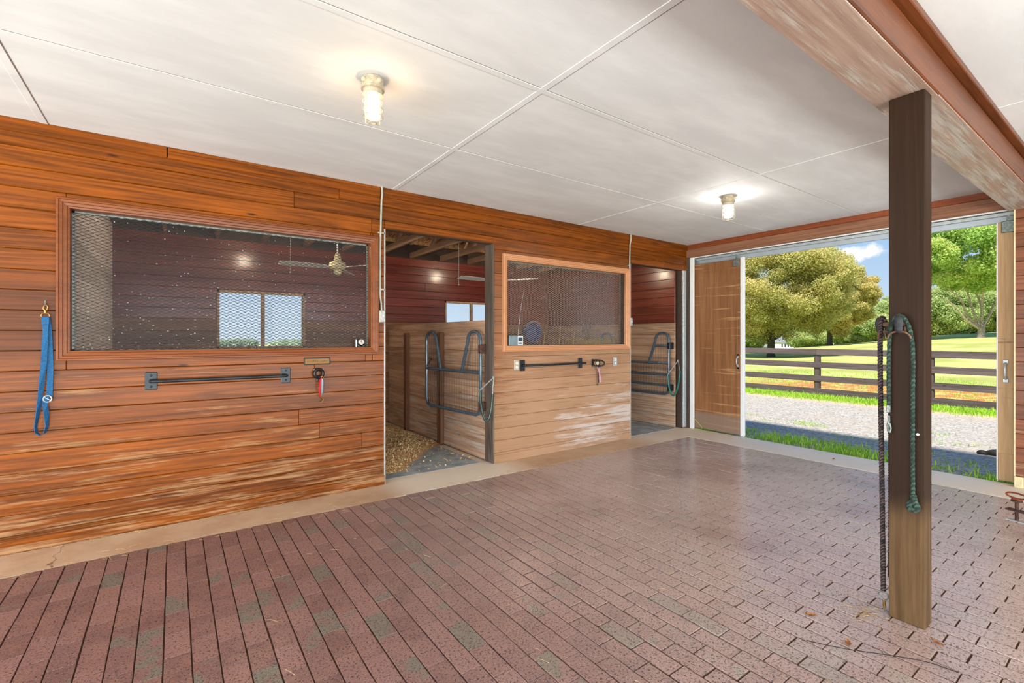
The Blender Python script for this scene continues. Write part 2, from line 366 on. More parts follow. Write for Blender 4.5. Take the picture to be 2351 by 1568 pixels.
def glassm():
    m, t = newmat('dusty_glass'); c = t.n('TexCoord').outputs['Object']
    sp = t.n('SeparateXYZ', {0: c})
    v = t.n('TexVoronoi', {'Vector': c, 'Scale': 42.0}); rnd = t.n('SeparateColor', {0: v.outputs['Color']}).outputs[0]
    zw = t.m('ADD', sp.outputs[2], 1.204); low = t.ramp(zw, 1.75, 1.28)
    dens = t.m('ADD', .86, t.m('MULTIPLY', low, -.45))
    speck = t.m('MULTIPLY', t.m('LESS_THAN', v.outputs['Distance'], .16), t.m('GREATER_THAN', rnd, dens))
    bot = t.m('GREATER_THAN', t.m('SUBTRACT', t.noise(c, 45, 4, .7), t.m('MULTIPLY', t.m('SUBTRACT', zw, 1.262), 14.0)), .5)
    dust_sheen = t.m('MAXIMUM', t.m('MULTIPLY', speck, .65), t.m('MULTIPLY', bot, .6))
    dust_sheen = t.m('MAXIMUM', dust_sheen, .012)
    tr = t.n('BsdfTransparent'); gl = t.n('BsdfGlossy', {'Roughness': .03}); df = t.n('BsdfDiffuse', {'Color': (.8, .8, .82, 1)})
    fr = t.n('Fresnel', {'IOR': 1.45})
    a = t.n('MixShader', {0: t.m('MULTIPLY', fr.outputs[0], .12)}); t.link(tr.outputs[0], a.inputs[1]); t.link(gl.outputs[0], a.inputs[2])
    b = t.n('MixShader', {0: dust_sheen}); t.link(a.outputs[0], b.inputs[1]); t.link(df.outputs[0], b.inputs[2])
    out(t, b.outputs[0])
glassm()
def clearg(name, tint=(1, 1, 1, 1)):
    m, t = newmat(name)
    tr = t.n('BsdfTransparent', {'Color': tint}); gl = t.n('BsdfGlossy', {'Roughness': .05})
    fr = t.n('Fresnel', {'IOR': 1.4})
    a = t.n('MixShader', {0: t.m('MULTIPLY', fr.outputs[0], .7)}); t.link(tr.outputs[0], a.inputs[1]); t.link(gl.outputs[0], a.inputs[2])
    out(t, a.outputs[0])
clearg('clear_glass')
def jarg():
    m, t = newmat('jar_glass')
    tr = t.n('BsdfTransparent'); tl = t.n('BsdfTranslucent', {'Color': (.95, .95, .95, 1)}); gl = t.n('BsdfGlossy', {'Roughness': .1})
    a = t.n('MixShader', {0: .35}); t.link(tr.outputs[0], a.inputs[1]); t.link(tl.outputs[0], a.inputs[2])
    b = t.n('MixShader', {0: .06}); t.link(a.outputs[0], b.inputs[1]); t.link(gl.outputs[0], b.inputs[2])
    out(t, b.outputs[0])
jarg()
def emit(name, col, s):
    m, t = newmat(name); out(t, t.n('Emission', {'Color': col, 'Strength': s}).outputs[0])
emit('bulb_warm', (1, .80, .50, 1), 26); emit('bulb_cool', (1, .97, .92, 1), 26)
def ropem(name, a, b, s):
    m, t = newmat(name); c = t.n('TexCoord').outputs['Object']
    w = t.n('TexWave', {'Vector': c, 'Scale': s, 'Distortion': 1.5, 'Detail': 2.0}, bands_direction='DIAGONAL').outputs['Fac']
    w2 = t.m('MULTIPLY', w, t.ramp(t.noise(c, 30, 2), .3, .6))
    out(t, t.n('BsdfPrincipled', {'Base Color': t.mix(w2, a, b), 'Roughness': .9}).outputs[0])
ropem('rope_green', lin(26, 42, 36), lin(62, 88, 76), 30)
ropem('rope_black', lin(20, 20, 24), lin(104, 84, 80), 42)

# ---------------------------------------------------------------- mesh helpers
class MB:
    def __init__(s): s.v = []; s.f = []; s.b = []; s.sm = []
    def add(s, vs, fs, bid=None, smooth=False):
        k = len(s.v); s.v += [tuple(p) for p in vs]
        bid = random.random() if bid is None else bid
        for f in fs: s.f.append(tuple(i+k for i in f)); s.b.append(bid); s.sm.append(smooth)
        return s
    def box(s, x0, x1, y0, y1, z0, z1, bid=None):
        vs = [(x, y, z) for z in (z0, z1) for y in (y0, y1) for x in (x0, x1)]
        return s.add(vs, [(0, 2, 3, 1), (4, 5, 7, 6), (0, 1, 5, 4), (2, 6, 7, 3), (0, 4, 6, 2), (1, 3, 7, 5)], bid)
    def cbox(s, x0, x1, y0, y1, z0, z1, c=.004, bid=None):
        """box with all edges chamfered"""
        c = min(c, (x1-x0)/2.01, (y1-y0)/2.01, (z1-z0)/2.01)
        vs = []; idx = {}
        for i, (xa, xs) in enumerate(((x0, 1), (x1, -1))):
            for j, (ya, ys) in enumerate(((y0, 1), (y1, -1))):
                for k, (za, zs) in enumerate(((z0, 1), (z1, -1))):
                    for a in range(3):
                        idx[(i, j, k, a)] = len(vs)
                        vs.append((xa+(0 if a == 0 else xs*c), ya+(0 if a == 1 else ys*c), za+(0 if a == 2 else zs*c)))
        I = lambda i, j, k, a: idx[(i, j, k, a)]
        fs = []
        for i in (0, 1):
            q = [I(i, 0, 0, 0), I(i, 1, 0, 0), I(i, 1, 1, 0), I(i, 0, 1, 0)]; fs.append(q if i else q[::-1])
            q = [I(0, i, 0, 1), I(1, i, 0, 1), I(1, i, 1, 1), I(0, i, 1, 1)]; fs.append(q[::-1] if i else q)
            q = [I(0, 0, i, 2), I(1, 0, i, 2), I(1, 1, i, 2), I(0, 1, i, 2)]; fs.append(q if i else q[::-1])
        for i in (0, 1):
            for j in (0, 1):
                fs.append([I(i, j, 0, 0), I(i, j, 0, 1), I(i, j, 1, 1), I(i, j, 1, 0)])
                fs.append([I(i, 0, j, 0), I(i, 0, j, 2), I(i, 1, j, 2), I(i, 1, j, 0)])
                fs.append([I(0, i, j, 1), I(0, i, j, 2), I(1, i, j, 2), I(1, i, j, 1)])
        for i in (0, 1):
            for j in (0, 1):
                for k in (0, 1): fs.append([I(i, j, k, 0), I(i, j, k, 1), I(i, j, k, 2)])
        return s.add(vs, fs, bid)
    def tube(s, pts, r, n=8, closed=False, bid=None, flat=1.0, twist=0):
        pts = [Vector(p) for p in pts]; m = len(pts)
        rr = r if isinstance(r, (list, tuple)) else [r]*m
        vs = []; up = None
        for i, p in enumerate(pts):
            if closed: tg = (pts[(i+1) % m]-pts[i-1])
            else: tg = pts[min(i+1, m-1)]-pts[max(i-1, 0)]
            tg.normalize()
            if up is None:
                up = Vector((0, 0, 1)) if abs(tg.z) < .9 else Vector((1, 0, 0))
            up = (up-tg*up.dot(tg)); up.normalize(); sd_ = tg.cross(up)
            for k in range(n):
                a = 2*pi*k/n+twist*i
                vs.append(p+(up*math.cos(a)+sd_*math.sin(a)*flat)*rr[i])
        fs = []
        for i in range(m if closed else m-1):
            j = (i+1) % m
            for k in range(n):
                k2 = (k+1) % n; fs.append((i*n+k, j*n+k, j*n+k2, i*n+k2))
        if not closed: fs += [tuple(range(n)), tuple(range((m-1)*n, m*n))[::-1]]
        return s.add(vs, [f[::-1] for f in fs], bid, True)
    def lathe(s, prof, c=(0, 0, 0), n=20, axis='Z', bid=None):
        vs = []
        for (r, z) in prof:
            for k in range(n):
                a = 2*pi*k/n; p = (r*math.cos(a), r*math.sin(a), z)
                if axis == 'X': p = (z, p[0], p[1])
                if axis == 'Y': p = (p[0], z, p[1])
                vs.append((c[0]+p[0], c[1]+p[1], c[2]+p[2]))
        fs = []
        for i in range(len(prof)-1):
            for k in range(n): fs.append((i*n+k, i*n+(k+1) % n, (i+1)*n+(k+1) % n, (i+1)*n+k))
        if prof[0][0] > 1e-5: fs.append(tuple(range(n))[::-1])
        if prof[-1][0] > 1e-5: fs.append(tuple(range((len(prof)-1)*n, len(prof)*n)))
        return s.add(vs, fs, bid, True)
    def ball(s, c, r, sx=1, sy=1, sz=1, n=12):
        prof = [(max(1e-6, math.sin(pi*i/n)), -math.cos(pi*i/n)) for i in range(n+1)]
        k = len(s.v); s.lathe(prof, (0, 0, 0), n+4)
        for i in range(k, len(s.v)):
            p = s.v[i]; s.v[i] = (c[0]+p[0]*r*sx, c[1]+p[1]*r*sy, c[2]+p[2]*r*sz)
        return s
    def ext(s, poly, vec, bid=None):
        """extrude a planar polygon of 3D points along vec"""
        n = len(poly); vec = Vector(vec); a = [Vector(p) for p in poly]; vs = a+[p+vec for p in a]
        fs = [tuple(range(n))[::-1], tuple(range(n, 2*n))]+[(i, (i+1) % n, n+(i+1) % n, n+i) for i in range(n)]
        return s.add(vs, fs, bid)
    def ribbon(s, pts, w, th=.003, wd=(1, 0, 0)):
        """flat strap following pts; wd = width direction(s)"""
        m = len(pts); vs = []
        for i, p in enumerate(pts):
            p = Vector(p); tg = (Vector(pts[min(i+1, m-1)])-Vector(pts[max(i-1, 0)])).normalized()
            d_ = Vector(wd[i] if isinstance(wd, list) else wd).normalized(); nrm = tg.cross(d_).normalized()
            for a, b in ((-1, -1), (1, -1), (1, 1), (-1, 1)): vs.append(p+d_*(a*w/2)+nrm*(b*th/2))
        fs = []
        for i in range(m-1):
            for k in range(4): fs.append((i*4+k, (i+1)*4+k, (i+1)*4+(k+1) % 4, i*4+(k+1) % 4))
        fs += [(3, 2, 1, 0), ((m-1)*4, (m-1)*4+1, (m-1)*4+2, (m-1)*4+3)]
        return s.add(vs, fs, None, False)
    def build(s, name, mat, parent=None, loc=None):
        off = Vector((0, 0, 0)); p = parent
        while p is not None: off += p.location; p = p.parent
        if loc is not None: off += Vector(loc)
        me = bpy.data.meshes.new(name)
        me.from_pydata([tuple(Vector(v)-off) for v in s.v], [], s.f)
        a = me.attributes.new('bid', 'FLOAT', 'FACE'); a.data.foreach_set('value', s.b)
        me.polygons.foreach_set('use_smooth', s.sm)
        me.materials.append(MAT[mat]); me.update()
        # outward normals
        import bmesh
        bm = bmesh.new(); bm.from_mesh(me); bmesh.ops.recalc_face_normals(bm, faces=bm.faces); bm.to_mesh(me); bm.free()
        if any(s.sm):
            try: me.set_sharp_from_angle(angle=math.radians(40))
            except Exception: pass
        o = bpy.data.objects.new(name, me); COL.objects.link(o)
        if parent is not None: o.parent = parent
        if loc is not None: o.location = loc
        return o
def tag(o, label, cat, group=None, kind=None):
    o['label'] = label; o['category'] = cat
    if group: o['group'] = group
    if kind: o['kind'] = kind
    return o
def thing(name, loc, label, cat, group=None, kind=None):
    o = bpy.data.objects.new(name, None); o.empty_display_size = .05; COL.objects.link(o); o.location = loc
    return tag(o, label, cat, group, kind)
def dup(root, loc, rotz=0, label=None, group=None):
    r = root.copy(); COL.objects.link(r); r.location = loc; r.rotation_euler = (0, 0, rotz)
    if label: r['label'] = label
    if group: r['group'] = group
    for ch in list(root.children):
        c = ch.copy(); COL.objects.link(c); c.parent = r
        for g in list(ch.children):
            e = g.copy(); COL.objects.link(e); e.parent = c
    return r
def arc(cx, cz, r, a0, a1, n=8):
    return [(cx+r*math.cos(a0+(a1-a0)*i/n), cz+r*math.sin(a0+(a1-a0)*i/n)) for i in range(n+1)]
def rminus(rects, h):
    res = []
    for (a0, a1, b0, b1) in rects:
        if h[1] <= a0 or h[0] >= a1 or h[3] <= b0 or h[2] >= b1: res.append((a0, a1, b0, b1)); continue
        if h[0] > a0: res.append((a0, h[0], b0, b1))
        if h[1] < a1: res.append((h[1], a1, b0, b1))
        m0, m1 = max(a0, h[0]), min(a1, h[1])
        if h[2] > b0: res.append((m0, m1, b0, h[2]))
        if h[3] < b1: res.append((m0, m1, h[3], b1))
    return [r for r in res if r[1]-r[0] > .002 and r[3]-r[2] > .002]
def boards(mb, axis, u0, u1, z0, z1, front, back, pitch=.1295, holes=(), top=None, joints=True, gap=.0015, ch=.004, lmin=4.0, lmax=5.6, zstart=None):
    """horizontal boards. axis 'X': plane y=front..back; axis 'Y': plane x=front..back"""
    z = zstart if zstart is not None else z0
    while z < z1-.005:
        za, zb = max(z, z0), min(z+pitch, z1)
        u = u0
        while u < u1-.01:
            ue = min(u1, u+(random.uniform(lmin, lmax) if joints else 99))
            if u1-ue < .5: ue = u1
            rs = [(u, ue, za, zb)]
            for h in holes: rs = rminus(rs, h)
            bid = random.random()
            for (a, b, c, d_) in rs:
                lo, hi = min(front, back), max(front, back)
                if axis == 'X': mb.cbox(a+gap/3, b-gap/3, lo, hi, c+gap, d_-gap*.2, ch, bid)
                else: mb.cbox(lo, hi, a+gap/3, b-gap/3, c+gap, d_-gap*.2, ch, bid)
            u = ue
        z += pitch

# ================================================================ STRUCTURE
HC = 2.738           # ceiling height
WY = 4.24            # face of the stall wall
BY = 7.30            # face of the stalls' back wall
# ---- floor: concrete slab with brick paving let into it
mb = MB()
mb.box(-4.0, 6.30, -3.5, WY+.12, -.15, -.03)
mb.box(-4.0, 6.30, 3.845, WY+.12, -.03, 0.0); mb.box(5.73, 6.30, -3.5, 3.845, -.03, 0.0)
floor = mb.build('floor', 'concrete'); tag(floor, 'tan concrete slab edging the brick aisle along stalls and door', 'floor', kind='structure')
mb = MB(); mb.box(-4.0, 5.725, -3.5, 3.84, -.03, -.0075); mb.build('joint_bed', 'joint_sand', floor)
mb = MB()
PX, PL = .0975, .1965
x = 5.72-PX; row = 0
while x > -3.4:
    y = 3.838+(PL/2 if row % 2 else 0)+random.uniform(-.012, .012)
    while y > -3.3:
        y0, y1 = y-PL+.0016, min(y, 3.838)
        if y1-y0 > .03:
            w = random.uniform(.0045, .0070)+(.0034 if x > 1.5 else 0); h = random.uniform(-.0018, .0014)*(1 if x > 1.5 else .25); dx = random.uniform(-.001, .001)
            tl = random.uniform(.0020, .0060) if x > 1.5 else .0008
            xa, xb, ya, yb = x+dx, x+PX-w+dx, y0+tl, y1-tl*.3
            c = .0012; ce = .0009 if x > 1.5 else .0005
            vs = [(xa, ya, -.012), (xb, ya, -.012), (xb, yb, -.012), (xa, yb, -.012),
                  (xa, ya, h-c), (xb, ya, h-c), (xb, yb, h-c), (xa, yb, h-c),
                  (xa+c, ya+ce, h), (xb-c, ya+ce, h), (xb-c, yb-ce, h), (xa+c, yb-ce, h)]
            fs = [(0, 1, 5, 4), (1, 2, 6, 5), (2, 3, 7, 6), (3, 0, 4, 7), (4, 5, 9, 8), (5, 6, 10, 9), (6, 7, 11, 10), (7, 4, 8, 11), (8, 9, 10, 11)]
            mb.add(vs, fs)
        y -= PL
    x -= PX; row += 1
mb.build('brick_paving', 'paver_brick', floor)
mb = MB(); mb.box(-.9, 6.3, WY+.12, BY+.2, -.15, -.012); mb.build('stall_slab', 'concrete', floor)

# ---- ceiling panels with battens
mb = MB()
mb.box(-4.2, 6.27, -3.7, WY, HC, HC+.02)
ceiling = mb.build('ceiling', 'ceiling_paint'); tag(ceiling, 'white painted plywood ceiling with thin batten strips', 'ceiling', kind='structure')
def batten(x0, x1, y0, y1):
    m_ = MB(); m_.cbox(x0, x1, y0, y1, HC-.0035, HC+.001, .0012); m_.build('batten', 'ceiling_paint', ceiling)
    m_ = MB()
    if x1-x0 > y1-y0: m_.box(x0, x1, y0-.005, y0-.0005, HC-.001, HC+.001)
    else: m_.box(x1+.0005, x1+.005, y0, y1, HC-.001, HC+.001)
    return m_.build('panel_seam', 'seam_grey', ceiling)
for x in (-3.05, -.68, 1.67, 4.045): batten(x-.02, x+.02, -3.7, WY)
for y in (3.07, 2.05, -.4, -1.45, -2.5):
    for a, b in ((-3.03, -.70), (-.66, 1.65), (1.69, 4.025), (4.065, 6.25)): batten(a, b, y-.019, y+.019)

# ---- stall front wall
holes = [(-.575, 1.475, 1.242, 2.226), (1.585, 2.790, -.1, 2.365), (2.955, 4.885, 1.24, 2.222), (5.0, 6.172, -.1, 2.355)]
mb = MB()
boards(mb, 'X', -3.2, 6.272, .008, 2.672, WY, WY+.018, holes=holes, zstart=.008-.03)
wl = mb.build('wall_left', 'varnished_boards'); tag(wl, 'long varnished pine board wall along the stalls', 'wall', kind='structure')
mb = MB()
rs = [(-3.2, 6.272, 0.0, HC+1.5)]
for h in holes: rs = rminus(rs, h)
for (a, b, c, d_) in rs: mb.box(a, b, WY+.019, WY+.10, c, d_)
mb.build('wall_core', 'backing', wl)
mb = MB(); mb.cbox(-3.2, -.04, WY-.014, WY+.018, 2.655, HC, .004); mb.cbox(-.035, 1.545, WY-.014, WY+.018, 2.655, HC, .004); mb.cbox(1.55, 6.27, WY-.014, WY+.018, 2.655, HC, .004)
mb.build('top_board', 'varnished_boards', wl)
mb = MB(); mb.cbox(-3.2, 1.583, WY-.014, WY+.015, .0, .085, .004); mb.cbox(2.80, 4.998, WY-.014, WY+.015, .0, .085, .004)
mb.build('base_board', 'varnished_boards', wl)
mb = MB()
for a_, b_ in ((1.580, 2.36), (4.995, 2.35)):
    mb = MB(); mb.box(a_, a_+.008, WY-.004, WY+.10, 0, b_); mb.build('corner_strip', 'galvanised', wl)
mb = MB(); mb.box(1.588, 1.595, WY+.0, WY+.115, 0.0, 2.365); mb.build('jamb_lining', 'natural_boards_y', wl)

# ---- window frames with mesh
def frame_rect(x0, x1, z0, z1, prof, mat, name, parent, y=WY, alongz='moulding'):
    """mitred picture frame; prof = list of (inset, proud)"""
    m_ = MB()
    rings = []
    vs = []
    for (i_, p) in prof:
        for (x, z) in ((x0+i_, z0+i_), (x1-i_, z0+i_), (x1-i_, z1-i_), (x0+i_, z1-i_)): vs.append((x, y-p, z))
    fs = []
    for k in range(len(prof)-1):
        for q in range(4): fs.append((k*4+q, k*4+(q+1) % 4, (k+1)*4+(q+1) % 4, (k+1)*4+q))
    m_.add(vs, fs, .37)
    return m_.build(name, mat, parent)
PROF = [(0, -.001), (0, .030), (.004, .034), (.012, .034), (.016, .028), (.030, .026), (.034, .020), (.050, .017), (.054, .010), (.064, .008), (.066, -.06), (.066, -.085)]
def expanded(x0, x1, z0, z1, y, parent, mat, LW=.0508, SW=.0234):
    m_ = MB(); nx = int((x1-x0)/(LW/2)); dx = (x1-x0)/nx; nz_ = int((z1-z0)/(SW/2)); S4 = SW/4
    hw, hd = .0017, .0008
    for k in range(nz_+1):
        zc = z0+k*SW/2; vs = []; fs = []
        for i in range(nx+1):
            z = zc+((-1)**(i+k))*(S4-.0006); z = min(max(z, z0), z1); x = x0+i*dx
            vs += [(x, y-hd, z-hw), (x, y-hd, z+hw), (x, y+hd, z+hw), (x, y+hd, z-hw)]
        for i in range(nx):
            for q in range(4): fs.append((i*4+q, i*4+(q+1) % 4, (i+1)*4+(q+1) % 4, (i+1)*4+q))
        m_.add(vs, fs, .5)
    return m_.build('mesh_screen', mat, parent)
def mesh_window(name, x0, x1, z0, z1, label, mmat, smat):
    w = thing(name, ((x0+x1)/2, WY, z0), label, 'window', kind='structure')
    frame_rect(x0, x1, z0, z1, PROF, mmat, 'window_frame', w)
    i0, i1, k0, k1 = x0+.066, x1-.066, z0+.066, z1-.066
    # stops holding the mesh
    m_ = MB()
    for (a, b, c, d_) in ((i0-.02, i0+.012, k0-.01, k1+.01), (i1-.012, i1+.02, k0-.01, k1+.01)): m_.box(a, b, WY+.073, WY+.088, c, d_)
    for (c, d_) in ((k1-.012, k1+.02), (k0-.02, k0+.004)): m_.box(i0-.02, i1+.02, WY+.073, WY+.088, c, d_)
    m_.build('mesh_stop', 'galv_dull', w)
    m_ = MB(); m_.box(i0-.012, i1+.012, WY, WY+.10, k0-.014, k0-.001); m_.build('window_sill', mmat, w)
    expanded(i0+.002, i1-.002, k0+.002, k1-.004, WY+.070, w, smat)
    m_ = MB(); m_.box(i0-.01, i1+.01, WY+.090, WY+.093, k0-.01, k1+.01); m_.build('window_pane', 'dusty_glass', w)
    return w
mesh_window('window_1', -.622, 1.521, 1.204, 2.276, 'long framed opening of dark expanded metal mesh, nearest the camera', 'moulding', 'mesh_steel')
mesh_window('window_2', 2.906, 4.960, 1.200, 2.271, 'framed mesh opening with the small radio on its ledge', 'moulding_pale', 'mesh_steel_worn')

# ---- stalls: back wall, sides, partition
def wall_obj(name, parts, label):
    root = None
    for (mb_, mat, pname) in parts:
        if root is None:
            root = mb_.build(name, mat); tag(root, label, 'wall', kind='structure')
        else: mb_.build(pname, mat, root)
    return root
wins = [(.46, 1.545, 1.205, 1.985), (3.80, 4.90, 1.205, 1.985)]
a = MB(); boards(a, 'X', -.62, 6.14, 1.60, 2.66, BY, BY+.02, holes=wins, zstart=1.60, pitch=.132)
b = MB(); boards(b, 'X', -.62, 6.14, 0.0, 1.60, BY, BY+.02, holes=wins, pitch=.16)
c = MB(); rs = [(-.75, 6.27, -.1, 2.9)]
for h in wins: rs = rminus(rs, h)
for r in rs: c.box(r[0], r[1], BY+.021, BY+.11, r[2], r[3])
wall_obj('wall_back', [(a, 'red_boards', ''), (b, 'natural_boards_x', 'lower_boards'), (c, 'backing', 'wall_core')], 'dark red stained board wall at the back of both stalls')
a = MB(); boards(a, 'Y', 4.34, BY, 0, 2.7, -.59, -.62, pitch=.14)
wall_obj('wall_stall_left', [(a, 'pale_boards_y', '')], 'pale board side wall seen at the left end of the near mesh')
a = MB(); boards(a, 'Y', 4.345, BY, 1.575, 2.62, 6.12, 6.145, pitch=.132)
b = MB(); boards(b, 'Y', 4.345, BY, 0.0, 1.575, 6.12, 6.145, pitch=.175)
c = MB(); c.box(6.146, 6.25, 4.36, BY+.2, -.1, 2.85)
wall_obj('wall_stall_end', [(a, 'red_boards_y', ''), (b, 'natural_boards_y', 'lower_boards'), (c, 'backing', 'wall_core')], 'end wall of the far stall, red boards over bare wood')
# partition between the stalls
pt = thing('wall_partition', (2.85, 5.8, 0), 'shoulder-high bare plank partition between the two stalls', 'wall', kind='structure')
a = MB(); boards(a, 'Y', 4.345, BY, 0, 1.55, 2.80, 2.84, pitch=.172, lmin=3); boards(a, 'Y', 4.345, BY, 0, 1.55, 2.86, 2.90, pitch=.172, lmin=3)
a.build('plank_faces', 'natural_boards_y', pt)
for y in (6.52, 5.44):
    m_ = MB(); m_.cbox(2.745, 2.799, y-.05, y+.05, 0, 1.42, .006); m_.build('batten_post', 'batten_wood', pt)
# grey jamb post
m_ = MB(); m_.cbox(2.783, 2.80, WY-.006, WY+.16, 0, 2.37, .004, .3); m_.cbox(2.801, 2.90, WY+.103, WY+.19, 0, 2.75, .004, .3)
tag(m_.build('jamb_post', 'grey_post'), 'dark weathered post at the right side of the open stall doorway', 'post')

# ---- windows in the back wall
def back_window(name, x0, x1, z0, z1, label):
    w = thing(name, ((x0+x1)/2, BY, z0), label, 'window', kind='structure')
    m_ = MB()
    for (a, b, c, d_) in ((x0, x0+.03, z0, z1), (x1-.03, x1, z0, z1), (x0, x1, z0, z0+.03), (x0, x1, z1-.03, z1)): m_.box(a, b, BY-.012, BY+.09, c, d_)
    m_.build('window_frame', 'rafter', w)
    xm = (x0+x1)/2; m_ = MB(); m_.box(xm-.022, xm+.022, BY+.01, BY+.06, z0+.03, z1-.03); m_.build('mullion', 'rafter', w)
    m_ = MB(); m_.box(x0+.03, xm-.022, BY+.045, BY+.049, z0+.03, z1-.03); m_.box(xm+.022, x1-.03, BY+.045, BY+.049, z0+.03, z1-.03); m_.build('window_pane', 'clear_glass', w)
back_window('window_3', .46, 1.545, 1.205, 1.985, 'bright sliding window in the near stall seen through the dark mesh')
back_window('window_4', 3.80, 4.90, 1.205, 1.985, 'window in the far stall above the plank partition')

# ---- stall roof: OSB deck on trusses
m_ = MB(); m_.ext([(-.9, WY+.10, 4.15), (-.9, BY+.5, 2.80), (-.9, BY+.5, 2.83), (-.9, WY+.10, 4.18)], (7.3, 0, 0)); m_.build('roof_deck', 'osb')
tag(bpy.data.objects['roof_deck'], 'sloping strand board roof deck above the stalls', 'roof', kind='structure')
slope = (4.15-2.80)/(BY+.5-WY-.10)
def truss(x):
    r = thing('roof_truss', (x, 5.8, 2.64), 'timber roof truss running front to back above the stalls', 'truss', 'roof trusses above the stalls')
    m_ = MB(); m_.cbox(x-.019, x+.019, WY+.11, BY+.15, 2.66, 2.75, .003); m_.build('bottom_chord', 'rafter', r)
    zt = lambda y: 4.15-(y-WY-.10)*slope
    m_ = MB(); m_.ext([(x-.019, WY+.11, zt(WY+.11)-.10), (x-.019, BY+.3, zt(BY+.3)-.10), (x-.019, BY+.3, zt(BY+.3)-.005), (x-.019, WY+.11, zt(WY+.11)-.005)], (.038, 0, 0)); m_.build('top_chord', 'rafter', r)
    for (ya, yb) in ((6.55, 5.55), (5.10, 5.55), (4.9, 4.5)):
        m_ = MB(); zb = zt(yb)-.11
        m_.ext([(x-.018, ya-.035, 2.745), (x-.018, ya+.035, 2.745), (x-.018, yb+.035, zb), (x-.018, yb-.035, zb)], (.036, 0, 0)); m_.build('web', 'rafter', r)
    return r
t0 = truss(-.09)
ORD = ['first', 'second', 'third', 'fourth', 'fifth', 'sixth', 'seventh', 'eighth', 'ninth', 'tenth', 'eleventh', 'last']
t0['label'] = 'timber roof truss above the stalls, first from the left'
for k in range(1, 12): dup(t0, (-.09+.546*k, 5.8, 2.64), 0, 'timber roof truss above the stalls, %s from the left' % ORD[k])

# ---- unseen outer roof, its edges set to shape the barn's shadow
m_ = MB(); m_.box(-4.6, 6.15, -4.3, WY+.10, 2.80, 2.84); m_.ext([(-4.6, WY+.11, 4.2), (-4.6, 8.0, 2.87), (-4.6, 8.0, 2.91), (-4.6, WY+.11, 4.24)], (10.4, 0, 0))
m_.build('roof', 'house_roof'); tag(bpy.data.objects['roof'], 'unseen barn roof shaped to cast the shadow outside', 'roof', kind='structure')

# ---- end wall: header, opening, doors
EX = 6.27
m_ = MB(); m_.cbox(EX, EX+.04, .60, WY+.02, 2.672, HC, .004)
we = m_.build('wall_end', 'header_red'); tag(we, 'end wall framing over the big doorway to the gravel drive', 'wall', kind='structure')
m_ = MB(); m_.cbox(EX-.008, EX+.04, .80, WY+.02, 2.548, 2.670, .005); m_.build('header_board', 'header_brown', we)
m_ = MB(); m_.box(EX+.042, EX+.10, -3.6, WY+.1, 2.57, 2.79); m_.build('header_core', 'backing', we)
m_ = MB(); m_.box(EX+.035, EX+.055, -.2, WY-.05, 2.536, 2.556); m_.build('drip_strip', 'white_paint', we)
# right of the doorway
m_ = MB(); boards(m_, 'Y', -3.5, .825, .10, HC, EX-.07, EX-.05, pitch=.1295)
wr = m_.build('wall_right', 'end_siding'); tag(wr, 'reddish board wall right of the sliding doors', 'wall', kind='structure')
m_ = MB(); m_.box(EX-.049, EX+.05, -3.5, .82, 0, HC); m_.build('wall_core', 'backing', wr)
m_ = MB(); m_.cbox(EX-.085, EX-.05, .775, .83, 0.0, .10, .004); m_.cbox(EX-.078, EX-.05, -3.5, .774, 0, .10, .004); m_.build('base_trim', 'cream', wr)
m_ = MB(); m_.cbox(EX-.075, EX+.04, .822, .832, .10, 2.53, .002); m_.build('corner_strip', 'cream', wr)
# left jamb group
m_ = MB(); m_.cbox(6.172, 6.235, WY-.012, WY+.03, .02, 2.355, .004); m_.build('trim_1', 'galvanised'); tag(bpy.data.objects['trim_1'], 'galvanised metal strip beside the far stall opening', 'trim', kind='structure')
m_ = MB(); m_.cbox(6.237, 6.272, WY-.008, WY+.10, 0, 2.36, .004); m_.cbox(EX, EX+.03, 4.20, WY+.1, 0, 2.545, .003); m_.build('trim_2', 'grey_post'); tag(bpy.data.objects['trim_2'], 'grey corner stud between metal strip and white jamb', 'trim', kind='structure')
m_ = MB(); m_.cbox(EX+.0, EX+.035, 4.13, 4.19, 0, 2.545, .004); m_.build('trim_3', 'white_paint'); tag(bpy.data.objects['trim_3'], 'white jamb board left of the sliding door', 'trim', kind='structure')

# door track
tk = thing('door_track', (6.40, 2.5, 2.50), 'white metal track and trim carrying the sliding doors', 'track')
m_ = MB(); m_.ext([(6.43, -.8, 2.455), (6.45, -.8, 2.45), (6.455, -.8, 2.56), (6.35, -.8, 2.565), (6.35, -.8, 2.545), (6.42, -.8, 2.54)], (0, 5.3, 0)); m_.build('track_cover', 'track_grey', tk)
m_ = MB(); m_.box(6.37, 6.42, -.8, 4.5, 2.505, 2.535); m_.build('track_rail', 'galvanised', tk)
